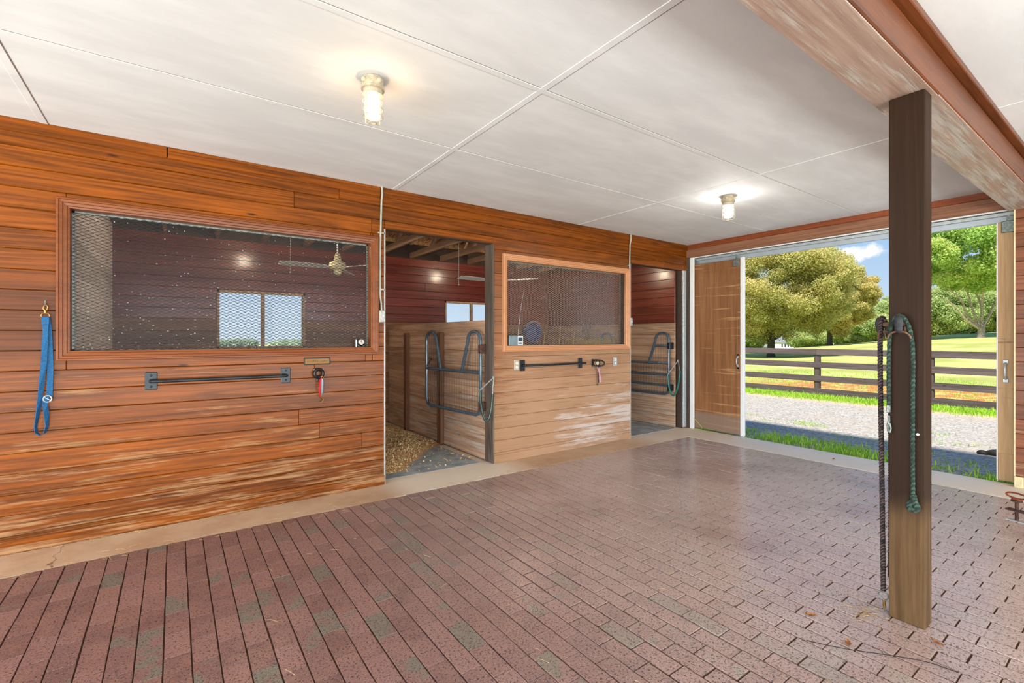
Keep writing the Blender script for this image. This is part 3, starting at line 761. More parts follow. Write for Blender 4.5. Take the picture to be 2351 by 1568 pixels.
# doors
def sdoor(name, y0, y1, pmat, label, hy, hz0, hz1, by, flip):
    o = thing(name, (6.34, (y0+y1)/2, 0), label, 'door', kind='structure')
    m_ = MB(); m_.cbox(6.325, 6.36, y0, y1, .012, 2.44, .004, .4); m_.build('door_panel', pmat, o)
    m_ = MB(); m_.cbox(6.318, 6.3245, y0+.03, y1-.005, .02, .27, .002); m_.build('kick_board', pmat, o)
    # handle
    m_ = MB()
    zz = [hz0, hz0+.02, hz0+.035, (hz0+hz1)/2, hz1-.035, hz1-.02, hz1]
    xx = [6.322, 6.31, 6.285, 6.278, 6.285, 6.31, 6.322]
    m_.tube([(x_, hy, z_) for x_, z_ in zip(xx, zz)], [.010, .011, .009, .0085, .009, .011, .010], 10)
    for z_ in (hz0-.012, hz1+.012): m_.cbox(6.316, 6.3245, hy-.02, hy+.02, z_-.018, z_+.018, .003)
    m_.build('door_handle', 'galvanised', o)
    m_ = MB(); m_.cbox(6.312, 6.324, by-.045, by+.045, 2.335, 2.445, .01); m_.box(6.316, 6.322, by-.012, by+.012, 2.445, 2.50)
    for a_, b_ in ((-.025, .03), (.025, .03), (0, -.035)): m_.lathe([(.006, 6.308), (.006, 6.313)], (0, by+a_, 2.39+b_), 8, 'X')
    m_.build('door_hanger', 'galv_dull', o)
    return o
dl = sdoor('door_1', 3.445, 4.20, 'door_plywood', 'brown plywood sliding door pushed open at the left', 3.475, .95, 1.10, 3.50, 1)
m_ = MB(); m_.cbox(6.318, 6.365, 3.395, 3.443, .0, 2.455, .003); m_.build('edge_trim', 'white_paint', dl)
m_ = MB(); m_.cbox(6.316, 6.3245, 3.445, 3.50, .02, 2.44, .002); m_.build('edge_stile', 'door_plywood', dl)
dr = sdoor('door_2', -1.1, .955, 'door_plywood_pale', 'pale plywood sliding door showing only its edge at the right', .90, .965, 1.12, .885, -1)
m_ = MB(); m_.cbox(6.319, 6.364, .952, .962, .0, 2.44, .002); m_.build('edge_trim', 'white_paint', dr)

# ---- support post and beams
PXa, PXb, PYa, PYb, BZ = 2.832, 2.935, .664, .802, 2.514
m_ = MB(); m_.cbox(PXa, PXb, PYa, PYb, 0, BZ, .004, .2)
post = m_.build('support_post', 'post_wood'); tag(post, 'square timber post standing on the brick floor under the beam', 'post')
# slight lean as in the photo
bt = thing('ceiling_beam', (3, .75, BZ), 'built-up timber beam carried by the square post', 'beam')
m_ = MB(); m_.cbox(-4.0, 2.97, .650, .866, BZ+.001, BZ+.007, .001, .1); m_.build('bottom_plate', 'beam_under', bt)
m_ = MB(); m_.cbox(2.973, 6.26, .646, .870, BZ+.001, BZ+.007, .001, .8); m_.build('bottom_plate', 'beam_under', bt)
m_ = MB(); m_.cbox(-4.0, 6.26, .642, .868, BZ+.0075, 2.694, .005, .15); m_.build('beam_ply', 'beam_side', bt)
m_ = MB(); m_.cbox(-4.0, 6.26, .604, .66, 2.703, HC, .004, .6); m_.build('ledger_board', 'beam_side', bt)
# wet ring / crack line on the beam bottom is left to the grain

# ================================================================ FIXTURES
def jelly_lamp(loc, bulb, col, power, label, top=HC):
    x, y, z = loc
    L = thing('caged_ceiling_lamp', (x, y, z), label, 'lamp', 'caged ceiling lamps')
    m_ = MB(); m_.lathe([(.052, z-.002), (.056, z-.006), (.056, z-.050), (.060, z-.054), (.060, z-.064), (.050, z-.068), (.050, z-.085), (.054, z-.088), (.054, z-.094), (.046, z-.096)], (x, y, 0), 28)
    for a_ in range(4):
        q = a_*pi/2+.3; m_.ball((x+.056*math.cos(q), y+.056*math.sin(q), z-.028), .015)
    m_.build('lamp_base', 'box_grey', L)
    g = MB(); g.lathe([(.040, z-.09), (.042, z-.10), (.042, z-.195), (.036, z-.21), (.015, z-.216), (.0001, z-.217)], (x, y, 0), 24); g.build('glass_jar', 'jar_glass', L)
    b_ = MB(); b_.lathe([(.012, z-.10), (.013, z-.12), (.026, z-.145), (.030, z-.162), (.026, z-.18), (.012, z-.19), (.0001, z-.192)], (x, y, 0), 16); b_.build('bulb', bulb, L)
    c_ = MB()
    for k in range(4):
        q = k*pi/2+.5; c_.tube([(x+r_*math.cos(q), y+r_*math.sin(q), z_) for r_, z_ in ((.052, z-.092), (.052, z-.225), (.046, z-.234), (.018, z-.236))], .0024, 6)
    for z_ in (z-.125, z-.165, z-.205): c_.tube([(x+.052*math.cos(2*pi*i/24), y+.052*math.sin(2*pi*i/24), z_) for i in range(24)], .0022, 6, True)
    c_.tube([(x+.018*math.cos(2*pi*i/16), y+.018*math.sin(2*pi*i/16), z-.237) for i in range(16)], .0035, 6, True)
    c_.build('wire_cage', 'box_grey', L)
    lo = light('lamp_light', 'POINT', (0, 0, -.163), (0, 0, 0), power, col, shadow_soft_size=.032); lo.parent = L
    return L
warm = (1, .68, .36); cool = (1, .95, .88)
jelly_lamp((.862, 2.476, HC), 'bulb_warm', warm, 46, 'caged ceiling lamp glowing warm above the near mesh window')
jelly_lamp((4.40, 2.518, HC), 'bulb_cool', cool, 150, 'caged ceiling lamp glowing white near the sliding doors')
def stall_lamp(x, y, cx, label):
    L = jelly_lamp((x, y, 2.76), 'bulb_warm', (1, .82, .58), 400, label)
    m_ = MB(); m_.cbox(min(x, cx)-.0, max(x, cx)+.0, y-.04, y+.04, 2.759, 2.80, .003); m_.build('mounting_block', 'rafter', L)
stall_lamp(.92, 5.85, 1.02, 'caged lamp under the near stall trusses behind the wall')
stall_lamp(4.36, 5.85, 4.26, 'caged lamp under the far stall trusses behind the wall')

# fans
def fan(x, y, label, rot=0):
    r = thing('ceiling_fan', (x, y, 2.2), label, 'fan', 'ceiling fans in the stalls')
    m_ = MB(); m_.tube([(x, y, 2.30), (x, y, 2.70)], .009, 8); m_.build('down_rod', 'fan_white', r)
    m_ = MB(); m_.lathe([(.02, 2.36), (.035, 2.33), (.045, 2.27), (.09, 2.25), (.10, 2.20), (.08, 2.17), (.045, 2.165), (.045, 2.12), (.03, 2.105), (.0001, 2.10)], (x, y, 0), 20); m_.build('motor_housing', 'cream', r)
    for k in range(3):
        a_ = rot+k*2*pi/3; cx_, sy_ = math.cos(a_), math.sin(a_); m_ = MB()
        def P(l, w, h): return (x+cx_*l-sy_*w, y+sy_*l+cx_*w, 2.19+h)
        vs = []
        for l, w0 in ((.09, .025), (.16, .05), (.30, .062), (.55, .066), (.64, .055)):
            vs += [P(l, -w0, -.012*w0/.05), P(l, w0, .012*w0/.05), P(l, w0, .012*w0/.05+.006), P(l, -w0, -.012*w0/.05+.006)]
        fs = [(3, 2, 1, 0), (16, 17, 18, 19)]
        for i in range(4):
            for q in range(4): fs.append((i*4+q, (i+1)*4+q, (i+1)*4+(q+1) % 4, i*4+(q+1) % 4))
        m_.add(vs, fs); m_.build('fan_blade', 'fan_white', r)
    return r
fan(1.59, 5.8, 'white ceiling fan seen through the near mesh window', pi)
fan(3.86, 5.8, 'white ceiling fan in the far stall, half hidden by the jamb', pi+.06)
for (x, lab) in ((1.07, 'thin pale pull cord hanging left of the fan in the near stall'), (3.24, 'thin pale pull cord hanging in front of the far stall window')):
    m_ = MB(); m_.tube([(x, 5.8, 2.70), (x+.002, 5.8, 2.4), (x, 5.8, 2.10)], .0025, 6); m_.ball((x, 5.8, 2.09), .009); tag(m_.build('pull_cord', 'cord_white'), lab, 'cord')

# conduits and switches
def conduit(x, zb, label, slab, sx):
    m_ = MB(); y = WY-.014
    m_.tube([(x, WY-.03, HC), (x, WY-.03, 2.66), (x, y, 2.60), (x-.012, y, 2.2), (x-.014, y, 1.75), (x-.002, y, 1.66), (x+sx, y, zb)], .0095, 10)
    for z_ in (2.32, 1.80):
        m_.cbox(x-.03, x+.035, WY-.004, WY-.001, z_-.008, z_+.008, .001)
    tag(m_.build('electrical_conduit', 'conduit_grey'), label, 'conduit', 'grey conduits on the stall wall')
    b = thing('light_switch', (x+sx, WY, zb-.055), slab, 'switch', 'grey switch boxes on the stall wall')
    m_ = MB(); m_.cbox(x+sx-.026, x+sx+.030, WY-.04, WY-.001, zb-.11, zb, .005); m_.build('switch_box', 'box_grey', b)
    m_ = MB(); m_.cbox(x+sx-.02, x+sx+.024, WY-.044, WY-.040, zb-.105, zb-.005, .002); m_.build('cover_plate', 'outlet_grey', b)
    m_ = MB(); m_.cbox(x+sx-.003, x+sx+.007, WY-.058, WY-.044, zb-.062, zb-.045, .002); m_.build('toggle', 'white_metal', b)
conduit(1.552, 1.605, 'grey conduit running down right of the near mesh window', 'grey switch box at the bottom of the near conduit', 0)
conduit(4.972, 1.62, 'grey conduit running down right of the radio window', 'grey switch box at the bottom of the far conduit', -.005)
# outlets
def outlet(x, z, label, mat):
    o = thing('wall_outlet', (x, WY, z), label, 'outlet')
    m_ = MB(); m_.cbox(x-.034, x+.034, WY-.02, WY-.001, z-.058, z+.058, .004); m_.build('cover_plate', mat, o)
    for dz in (-.022, .022):
        m_ = MB(); m_.lathe([(.0165, WY-.023), (.0165, WY-.019)], (x, 0, z+dz), 14, 'Y'); rc = m_.build('receptacle', 'white_metal', o)
        for dx in (-.006, .006):
            m_ = MB(); m_.box(x+dx-.0012, x+dx+.0012, WY-.0242, WY-.0228, z+dz-.003, z+dz+.006); m_.build('slot', 'black_plastic', rc)
outlet(3.09, 1.05, 'painted wall outlet left of the far blanket bar', 'box_grey')
outlet(4.685, 1.042, 'pale wall outlet near the corner of the far stall opening', 'outlet_grey')

# blanket bars
def bar(x0, x1, z, label, over=0):
    o = thing('blanket_bar', ((x0+x1)/2, WY, z), label, 'bar', 'black steel blanket bars')
    for x in (x0, x1):
        m_ = MB(); m_.cbox(x-.036, x+.036, WY-.008, WY-.0005, z-.062, z+.062, .008)
        m_.build('mounting_plate', 'steel_black', o)
        for dz in (-.04, .04):
            m_ = MB(); m_.ball((x, WY-.009, z+dz), .008, 1, .5, 1); m_.build('screw_head', 'steel_black', o)
    m_ = MB()
    m_.tube([(x0, WY-.004, z), (x0, WY-.045, z), (x0+.012, WY-.062, z), (x0+.04, WY-.068, z), (x1-.04, WY-.068, z), (x1-.012+over, WY-.062, z), (x1+over, WY-.045 if not over else WY-.068, z)]+([(x1, WY-.004, z)] if not over else []), .0125, 12)
    if over: m_.tube([(x1, WY-.004, z), (x1, WY-.068, z)], .011, 10)
    m_.build('rod', 'steel_black', o)
bar(-.132, .748, 1.047, 'black steel blanket bar below the near mesh window')
bar(3.178, 4.065, 1.042, 'black steel blanket bar below the radio window', .04)

# name plate
o = thing('name_plate', (.99, WY, 1.155), 'small brass name plate below the near mesh window', 'sign')
m_ = MB(); m_.cbox(.886, 1.100, WY-.010, WY-.0005, 1.125, 1.186, .003); m_.build('plate_backing', 'dark_leather', o)
m_ = MB(); m_.cbox(.896, 1.091, WY-.0135, WY-.010, 1.134, 1.177, .002); m_.build('plate', 'brass_plate', o)
cu = bpy.data.curves.new('lettering', 'FONT'); cu.body = '\u00b7 A CLASSIC CODY \u00b7'; cu.size = .0215; cu.extrude = .0005; cu.align_x = 'CENTER'; cu.align_y = 'CENTER'
tmp = bpy.data.objects.new('tmp', cu); COL.objects.link(tmp)
bpy.context.view_layer.update()
me = bpy.data.meshes.new_from_object(tmp.evaluated_get(bpy.context.evaluated_depsgraph_get())); bpy.data.objects.remove(tmp)
me.materials.clear(); me.materials.append(MAT['ink'])
lt = bpy.data.objects.new('lettering', me); COL.objects.link(lt); lt.parent = o; lt.location = (.0035, -.0139, .0005); lt.rotation_euler = (pi/2, 0, 0)

# bridle hook one with hoof pick
def ringpts(c, r, n=20, plane='XZ', a0=0, a1=2*pi, sx=1, sz=1):
    res = []
    for i in range(n):
        a_ = a0+(a1-a0)*i/(n if abs(a1-a0-2*pi) < 1e-6 else n-1)
        p = (r*math.cos(a_)*sx, r*math.sin(a_)*sz)
        if plane == 'XZ': res.append((c[0]+p[0], c[1], c[2]+p[1]))
        elif plane == 'YZ': res.append((c[0], c[1]+p[0], c[2]+p[1]))
        else: res.append((c[0]+p[0], c[1]+p[1], c[2]))
    return res
o = thing('bridle_hook', (1.0, WY, 1.05), 'round black bridle hook right of the near blanket bar', 'hook')
m_ = MB(); m_.tube(ringpts((1.0, WY-.03, 1.052), .034, 24), .0135, 8, True, flat=1.4); m_.build('hook_ring', 'black_plastic', o)
m_ = MB(); m_.cbox(.966, 1.034, WY-.012, WY-.0005, 1.07, 1.095, .005); m_.build('hook_bracket', 'black_plastic', o); m_ = MB(); m_.cbox(.985, 1.012, WY-.02, WY-.0005, .985, 1.03, .005); m_.build('lower_tab', 'black_plastic', o)
for x in (.968, 1.034):
    m_ = MB(); m_.ball((x, WY-.018, 1.083), .007); m_.build('screw_head', 'galvanised', o)
o = thing('hoof_pick', (1.022, WY-.05, 1.0), 'hoof pick with grey grip and red strap hanging from the round hook', 'hoof pick')
m_ = MB(); m_.tube([(1.024, WY-.048, 1.012), (1.026, WY-.045, .98), (1.025, WY-.042, .90), (1.022, WY-.04, .868)], [.009, .015, .014, .009], 10); m_.build('grip', 'grey_grip', o)
m_ = MB(); m_.tube([(1.022, WY-.04, .87), (1.020, WY-.038, .855), (1.026, WY-.034, .845), (1.038, WY-.03, .834), (1.038, WY-.028, .822), (1.024, WY-.03, .808), (1.012, WY-.034, .802)], [.005, .005, .0045, .0045, .004, .003, .002], 8); m_.build('pick', 'brass', o)
m_ = MB(); m_.ribbon([(1.018, WY-.045, 1.022), (.998, WY-.05, .99), (.993, WY-.05, .93), (1.0, WY-.045, .87), (1.012, WY-.04, .85)], .010, .003, (0, 1, .2)); m_.ribbon([(1.016, WY-.05, 1.02), (1.006, WY-.058, .98), (1.002, WY-.056, .92), (1.008, WY-.048, .86)], .008, .003, (1, 0, 0)); m_.build('strap', 'red_strap', o)
m_ = MB(); m_.tube(ringpts((1.022, WY-.046, 1.018), .009, 12), .003, 6, True); m_.build('end_ring', 'brass', o)

# halter hook two
o = thing('bridle_hook', (4.30, WY, 1.04), 'black halter hook right of the far blanket bar', 'hook')
m_ = MB(); m_.cbox(4.262, 4.290, WY-.012, WY-.0005, .99, 1.085, .004); m_.build('hook_bracket', 'black_plastic', o)
m_ = MB(); m_.tube([(4.275, WY-.01, 1.06), (4.29, WY-.05, 1.074), (4.35, WY-.085, 1.068), (4.40, WY-.09, 1.045), (4.405, WY-.088, 1.015), (4.37, WY-.08, 1.0), (4.31, WY-.05, 1.0), (4.275, WY-.01, 1.005)], .010, 8); m_.tube(ringpts((4.315, WY-.06, 1.036), .034, 16, sx=1.1), .007, 6, True); m_.build('hook_ring', 'black_plastic', o)
m_ = MB(); m_.cbox(4.285, 4.335, WY-.062, WY-.03, 1.010, 1.052, .006); m_.build('tag_block', 'cream', o)
o = thing('lead_straps', (4.33, WY-.05, .95), 'faded pink and brown leather straps hanging from the far hook', 'strap')
m_ = MB(); m_.ribbon([(4.31, WY-.055, 1.0), (4.335, WY-.05, .95), (4.36, WY-.045, .90), (4.385, WY-.04, .85), (4.39, WY-.035, .79)], .018, .003, (1, 0, .1)); m_.ribbon([(4.345, WY-.06, .995), (4.355, WY-.05, .94), (4.365, WY-.04, .86), (4.375, WY-.035, .80)], .012, .003, (1, 0, -.1)); m_.build('pink_strap', 'pink_strap', o)
m_ = MB(); m_.ribbon([(4.33, WY-.05, .99), (4.345, WY-.035, .93), (4.352, WY-.03, .87), (4.356, WY-.03, .80), (4.35, WY-.03, .778), (4.342, WY-.03, .765), (4.346, WY-.03, .75)], .014, .003, (1, 0, 0)); m_.tube([(4.30, WY-.05, .992), (4.33, WY-.06, .985), (4.37, WY-.06, .99), (4.385, WY-.06, 1.0)], .004, 6); m_.build('leather_strap', 'dark_leather', o)

# blue lead strap
LX = -.672
o = thing('blue_lead_strap', (LX, WY, 1.5), 'blue nylon lead strap with brass snap hanging left of the window', 'lead strap')
m_ = MB(); m_.ribbon([(LX, WY-.022, 1.487), (LX+.001, WY-.022, 1.40), (LX-.006, WY-.026, 1.20), (LX-.018, WY-.03, 1.02), (LX-.032, WY-.032, .88), (LX-.043, WY-.030, .79), (LX-.040, WY-.028, .75), (LX-.022, WY-.027, .732), (LX-.002, WY-.028, .745), (LX+.010, WY-.028, .79), (LX+.006, WY-.026, .87), (LX-.002, WY-.022, .93), (LX+.006, WY-.02, .985)], .028, .003,
        [(1, 0, 0), (1, 0, 0), (1, .15, 0), (.85, .5, 0), (.55, .85, 0), (.35, .95, 0), (.3, 1, 0), (.25, 1, 0), (.3, 1, 0), (.5, .9, 0), (.75, .6, 0), (1, .25, 0), (1, 0, 0)])
m_.ribbon([(LX+.009, WY-.012, 1.482), (LX+.017, WY-.012, 1.35), (LX+.022, WY-.014, 1.15), (LX+.018, WY-.016, .97)], .030, .003, (1, 0, 0)); m_.cbox(LX-.017, LX+.020, WY-.026, WY-.010, 1.44, 1.492, .003)
m_.build('webbing', 'blue_web', o)
m_ = MB(); m_.tube([(LX-.018, WY-.02, 1.492), (LX-.020, WY-.02, 1.502), (LX-.012, WY-.02, 1.513), (LX+.012, WY-.02, 1.513), (LX+.020, WY-.02, 1.502), (LX+.018, WY-.02, 1.492)], .003, 8)
m_.tube([(LX, WY-.02, 1.513), (LX, WY-.02, 1.53), (LX-.010, WY-.02, 1.545), (LX-.006, WY-.02, 1.562), (LX+.006, WY-.02, 1.566), (LX+.012, WY-.02, 1.552), (LX+.006, WY-.02, 1.535)], [.005, .006, .004, .0035, .0035, .0035, .004], 8); m_.build('snap_hook', 'brass', o)
m_ = MB(); m_.tube(ringpts((LX+.010, WY-.022, .962), .021, 16, sx=.95, sz=1.0), .004, 8, True); m_.tube([(LX-.006, WY-.022, .974), (LX+.026, WY-.022, .95)], .003, 6); m_.build('slide_buckle', 'galvanised', o)
m_ = MB(); m_.tube([(LX, WY-.001, 1.575), (LX, WY-.022, 1.572), (LX+.001, WY-.026, 1.585), (LX, WY-.02, 1.596)], .004, 8); tag(m_.build('wall_hook', 'galv_dull'), 'small metal hook holding the blue lead strap', 'hook')

# radio
o = thing('radio', (3.10, WY+.015, 1.266), 'small grey portable radio on the ledge of the far mesh window', 'radio')
z0 = 1.2655
m_ = MB(); m_.cbox(3.008, 3.200, WY+.005, WY+.042, z0, z0+.115, .006); m_.build('case', 'radio_case', o)
m_ = MB(); m_.cbox(3.118, 3.194, WY+.002, WY+.0045, z0+.008, z0+.108, .001); m_.build('control_panel', 'radio_light', o)
m_ = MB(); m_.box(3.126, 3.184, WY+.0005, WY+.0019, z0+.048, z0+.092)
for k in range(4): m_.box(3.126+k*.015, 3.137+k*.015, WY+.0005, WY+.0019, z0+.018, z0+.034)
m_.build('display', 'radio_dark', o)
m_ = MB(); m_.cbox(3.012, 3.112, WY+.002, WY+.0045, z0+.008, z0+.106, .001); m_.build('speaker_grille', 'radio_case', o)
m_ = MB(); m_.tube([(3.14, WY+.03, z0+.112), (3.19, WY+.045, z0+.40), (3.245, WY+.052, z0+.64)], [.0035, .0022, .0012], 6); m_.build('antenna', 'galvanised', o)
# thermometer / gauge
o = thing('dial_thermometer', (1.372, WY+.02, 1.271), 'small black dial thermometer on the near window ledge', 'thermometer')
z0 = 1.2705
m_ = MB(); m_.cbox(1.335, 1.408, WY+.006, WY+.045, z0, z0+.035, .006); m_.tube([(1.372, WY+.006, z0+.042), (1.372, WY+.045, z0+.042)], .034, 20); m_.build('housing', 'black_plastic', o)
m_ = MB(); m_.tube([(1.372, WY+.0035, z0+.045), (1.372, WY+.0065, z0+.045)], .024, 20); m_.build('dial', 'dial', o)
m_ = MB(); m_.box(1.371, 1.3735, WY+.001, WY+.003, z0+.044, z0+.064); m_.tube([(1.360, WY+.002, z0+.056), (1.386, WY+.002, z0+.033)], .0012, 6); m_.build('needle', 'ink', o)
m_ = MB(); m_.cbox(1.326, 1.334, WY+.008, WY+.043, z0, z0+.07, .002); m_.build('side_bracket', 'galvanised', o)

# ================================================================ STALL GATES
def gate(name_loc, far_u, hinge_xy, dirv, label, extra):
    """gate in plane through hinge running along dirv; u = metres from the hinge"""
    hx, hy = hinge_xy; dx_, dy_ = dirv
    o = thing('stall_gate', (hx, hy, .5), label, 'gate', 'steel yoke gates of the stalls')
    P = lambda u, z: (hx+dx_*u, hy+dy_*u, z)
    L = far_u; zb, zm, zt = .50, .965, 1.425
    def lob(a0, b0, a1, b1):
        """upright lobe: outer side a0 (vertical), inner b0 at middle rail -> b1 near the top"""
        pts = [P(a0, zm-.02)]+[P(a0, z) for z in (1.1, 1.25, zt-.10)]
        s_ = 1 if b1 > a0 else -1; w = abs(b1-a0)
        pts += [P(a0+s_*.5*w*(1-math.cos(q)), zt-.10+.10*math.sin(q)) for q in [pi*i/10 for i in range(1, 10)]]
        pts += [P(b1, zt-.11), P((b1+b0)/2, (zt-.11+zm)/2), P(b0, zm)]
        return pts
    m_ = MB()
    R_ = .019
    out_ = [P(0, zm), P(0, zb+.08), P(.03, zb+.02), P(.08, zb), P(L-.10, zb), P(L-.03, zb+.02), P(L, zb+.10), P(L, zm)]
    m_.tube(out_, R_, 8); m_.tube([P(0, zm), P(L, zm)], R_*.95, 8)
    m_.tube(lob(0, .36, 0, .24), R_, 8); m_.tube(lob(L, L-.34, L, L-.24), R_, 8)
    m_.build('frame', 'gate_paint', o)
    if extra:
        for z_ in (.79, .635): pass
        m_ = MB()
        for z_ in (.79, .635): m_.tube([P(0, z_), P(L, z_)], R_*.9, 8)
        m_.tube([P(0.0, 1.23), P(.27, 1.23)], R_*.85, 8)
        m_.tube([P(.80, zb-.005), P(.80, zm+.01)], .030, 4)
        m_.build('cross_rails', 'gate_paint', o)
    m_ = MB()
    nb = int(L/.052)
    for i in range(1, nb):
        u = i*.052
        if u < L-.02: m_.tube([P(u, zb), P(u, zm)], .0017, 5)
    for z_ in (.65, .81): m_.tube([P(0, z_), P(L, z_)], .0017, 5)
    for (s0, s1) in ((0, 1), (L, -1)):
        for i in range(1, 7):
            u = i*.048; top = zt-.01 if u < .22 else zm+(.36-u)/.12*.40
            if top > zm+.05: m_.tube([P(s0+s1*u, zm), P(s0+s1*u, min(top, zt-.02))], .0017, 5)
        m_.tube([P(s0, 1.21), P(s0+s1*.28, 1.21)], .0017, 5)
    m_.build('wire_infill', 'gate_wire', o)
    for z_ in (1.23, .60):
        h = MB(); h.cbox(hx-.02, hx+.055 if not extra else hx+.08, hy-.03, hy+.02, z_-.05, z_+.05, .006)
        h.build('hinge', 'rust_dark' if not extra else 'steel_black', o)
    return o
gate(None, 1.16, (2.728, 4.40), (-.080, .997), 'blue-grey yoke gate swung open in the near stall doorway', False)
gate(None, 1.36, (6.035, 4.385), (-.01, 1.0), 'blue-grey yoke gate folded back inside the far stall', True)
# chains twisted on gates
m_ = MB(); m_.tube([(2.60, 5.51, .98), (2.61, 5.46, 1.02), (2.62, 5.42, 1.07), (2.62, 5.38, 1.09), (2.61, 5.40, 1.12), (2.60, 5.43, 1.10), (2.62, 5.36, 1.08)], .004, 6)
tag(m_.build('latch_chain', 'dark_leather'), 'short dark latch chain tied on the near gate', 'chain')

def chain(m_, a, b, n, r=.009, w=.0022):
    a, b = Vector(a), Vector(b); dv = (b-a).normalized(); L = (b-a).length/n
    s0 = Vector((1, 0, 0)) if abs(dv.x) < .8 else Vector((0, 1, 0))
    for i in range(n):
        c = a+(b-a)*((i+.5)/n); sd_ = dv.cross(s0).normalized()
        if i % 2: sd_ = dv.cross(sd_).normalized()
        pts = [c+dv*(math.cos(q)*L*.66)+sd_*(math.sin(q)*r*.6) for q in [2*pi*k/12 for k in range(12)]]
        m_.tube(pts, w, 5, True)
def guard(p0, p1, low, mat, label, ex):
    """rubber covered stall guard hanging doubled from an eye bolt"""
    o = thing('stall_guard', ex, label, 'stall guard', 'rubber covered stall guard chains')
    p0, p1, low = Vector(p0), Vector(p1), Vector(low)
    pts = []
    for i in range(17):
        q = -pi/2*1.0+pi*i/16  # u shape
        s_ = i/16
        base = p0.lerp(p1, s_)
        dep = math.sin(pi*s_)**.55
        mid = (p0+p1)/2
        pts.append(base+(low-mid)*dep)
    m_ = MB(); m_.tube(pts, .0125, 10); m_.build('rubber_sleeve', mat, o)
    m_ = MB(); chain(m_, ex, p0, 6); chain(m_, ex, p1, 7); m_.build('chain', 'galvanised', o)
    m_ = MB(); m_.tube(ringpts((ex[0]-.004, ex[1], ex[2]), .014, 12, 'YZ'), .004, 6, True); m_.build('snap_hook', 'galvanised', o)
guard((2.61, 4.225, .80), (2.735, 4.17, .76), (2.675, 4.2, .475), 'dark_green_rubber', 'dark green rubber stall guard hanging on the near doorway post', (2.775, 4.21, .93))
guard((5.985, 4.37, .80), (5.985, 4.16, .86), (5.985, 4.27, .50), 'green_rubber', 'teal rubber stall guard hanging beside the far gate', (6.10, 4.27, 1.01))

# ================================================================ STALL CONTENTS
m_ = MB(); m_.cbox(-.55, 2.70, 4.36, 7.28, -.011, .002, .004); tag(m_.build('rubber_mat', 'mat_rubber'), 'grey rubber mat on the near stall floor', 'mat')
m_ = MB(); m_.cbox(2.93, 6.10, 4.30, 7.28, -.011, .004, .004); tag(m_.build('rubber_mat', 'mat_rubber'), 'dark rubber mat on the far stall floor', 'mat')
# bedding
rng = np.random.default_rng(3)
m_ = MB(); nx, ny = 44, 44; vs = []; fs = []
def hb(x, y):
    e = (2.72-.95*max(0, (5.5-y))**1.0) if y < 5.5 else 2.72
    edge = min((e-x)/.35, (y-4.50-.22*(x-1.5))/.35, 1)
    return max(-.02, .07*max(0, edge)**.7)+.012*math.sin(x*17+y*5)*math.cos(y*13) if edge > 0 else -.02
for j in range(ny):
    for i in range(nx):
        x = -.5+3.25*i/(nx-1); y = 4.4+2.85*j/(ny-1); vs.append((x, y, max(hb(x, y), .0028)))
for j in range(ny-1):
    for i in range(nx-1):
        k = j*nx+i
        if max(vs[q][2] for q in (k, k+1, k+nx+1, k+nx)) > .003: fs.append((k, k+1, k+nx+1, k+nx))
m_.add(vs, fs, .5, True); bed = m_.build('wood_shavings', 'shaving_base'); tag(bed, 'heap of pale wood shavings bedding in the near stall', 'bedding', kind='stuff')
m_ = MB(); n_ = 0
while n_ < 9000:
    x, y = rng.uniform(.9, 2.75), rng.uniform(4.42, 7.2); h = hb(x, y)
    e_ = hb(x, y) > .0 or rng.random() < .07
    if not e_: continue
    n_ += 1; h = max(h, .004); a_ = rng.uniform(0, 2*pi); l_ = rng.uniform(.008, .022); w = rng.uniform(.003, .008)
    ca, sa = math.cos(a_), math.sin(a_); t1, t2 = rng.uniform(-.008, .01), rng.uniform(0, .012)
    m_.add([(x-ca*l_-sa*w, y-sa*l_+ca*w, h+.004+t1), (x-ca*l_+sa*w, y-sa*l_-ca*w, h+.004), (x+sa*w, y-ca*w, h+.006+t2), (x-sa*w, y+ca*w, h+.007+t2), (x+ca*l_+sa*w, y+sa*l_-ca*w, h+.004-t1/2), (x+ca*l_-sa*w, y+sa*l_+ca*w, h+.004+t1/2)], [(0, 1, 2, 3), (3, 2, 4, 5)])
c_ = m_.build('loose_curls', 'shaving', bed); c_['kind'] = 'stuff'

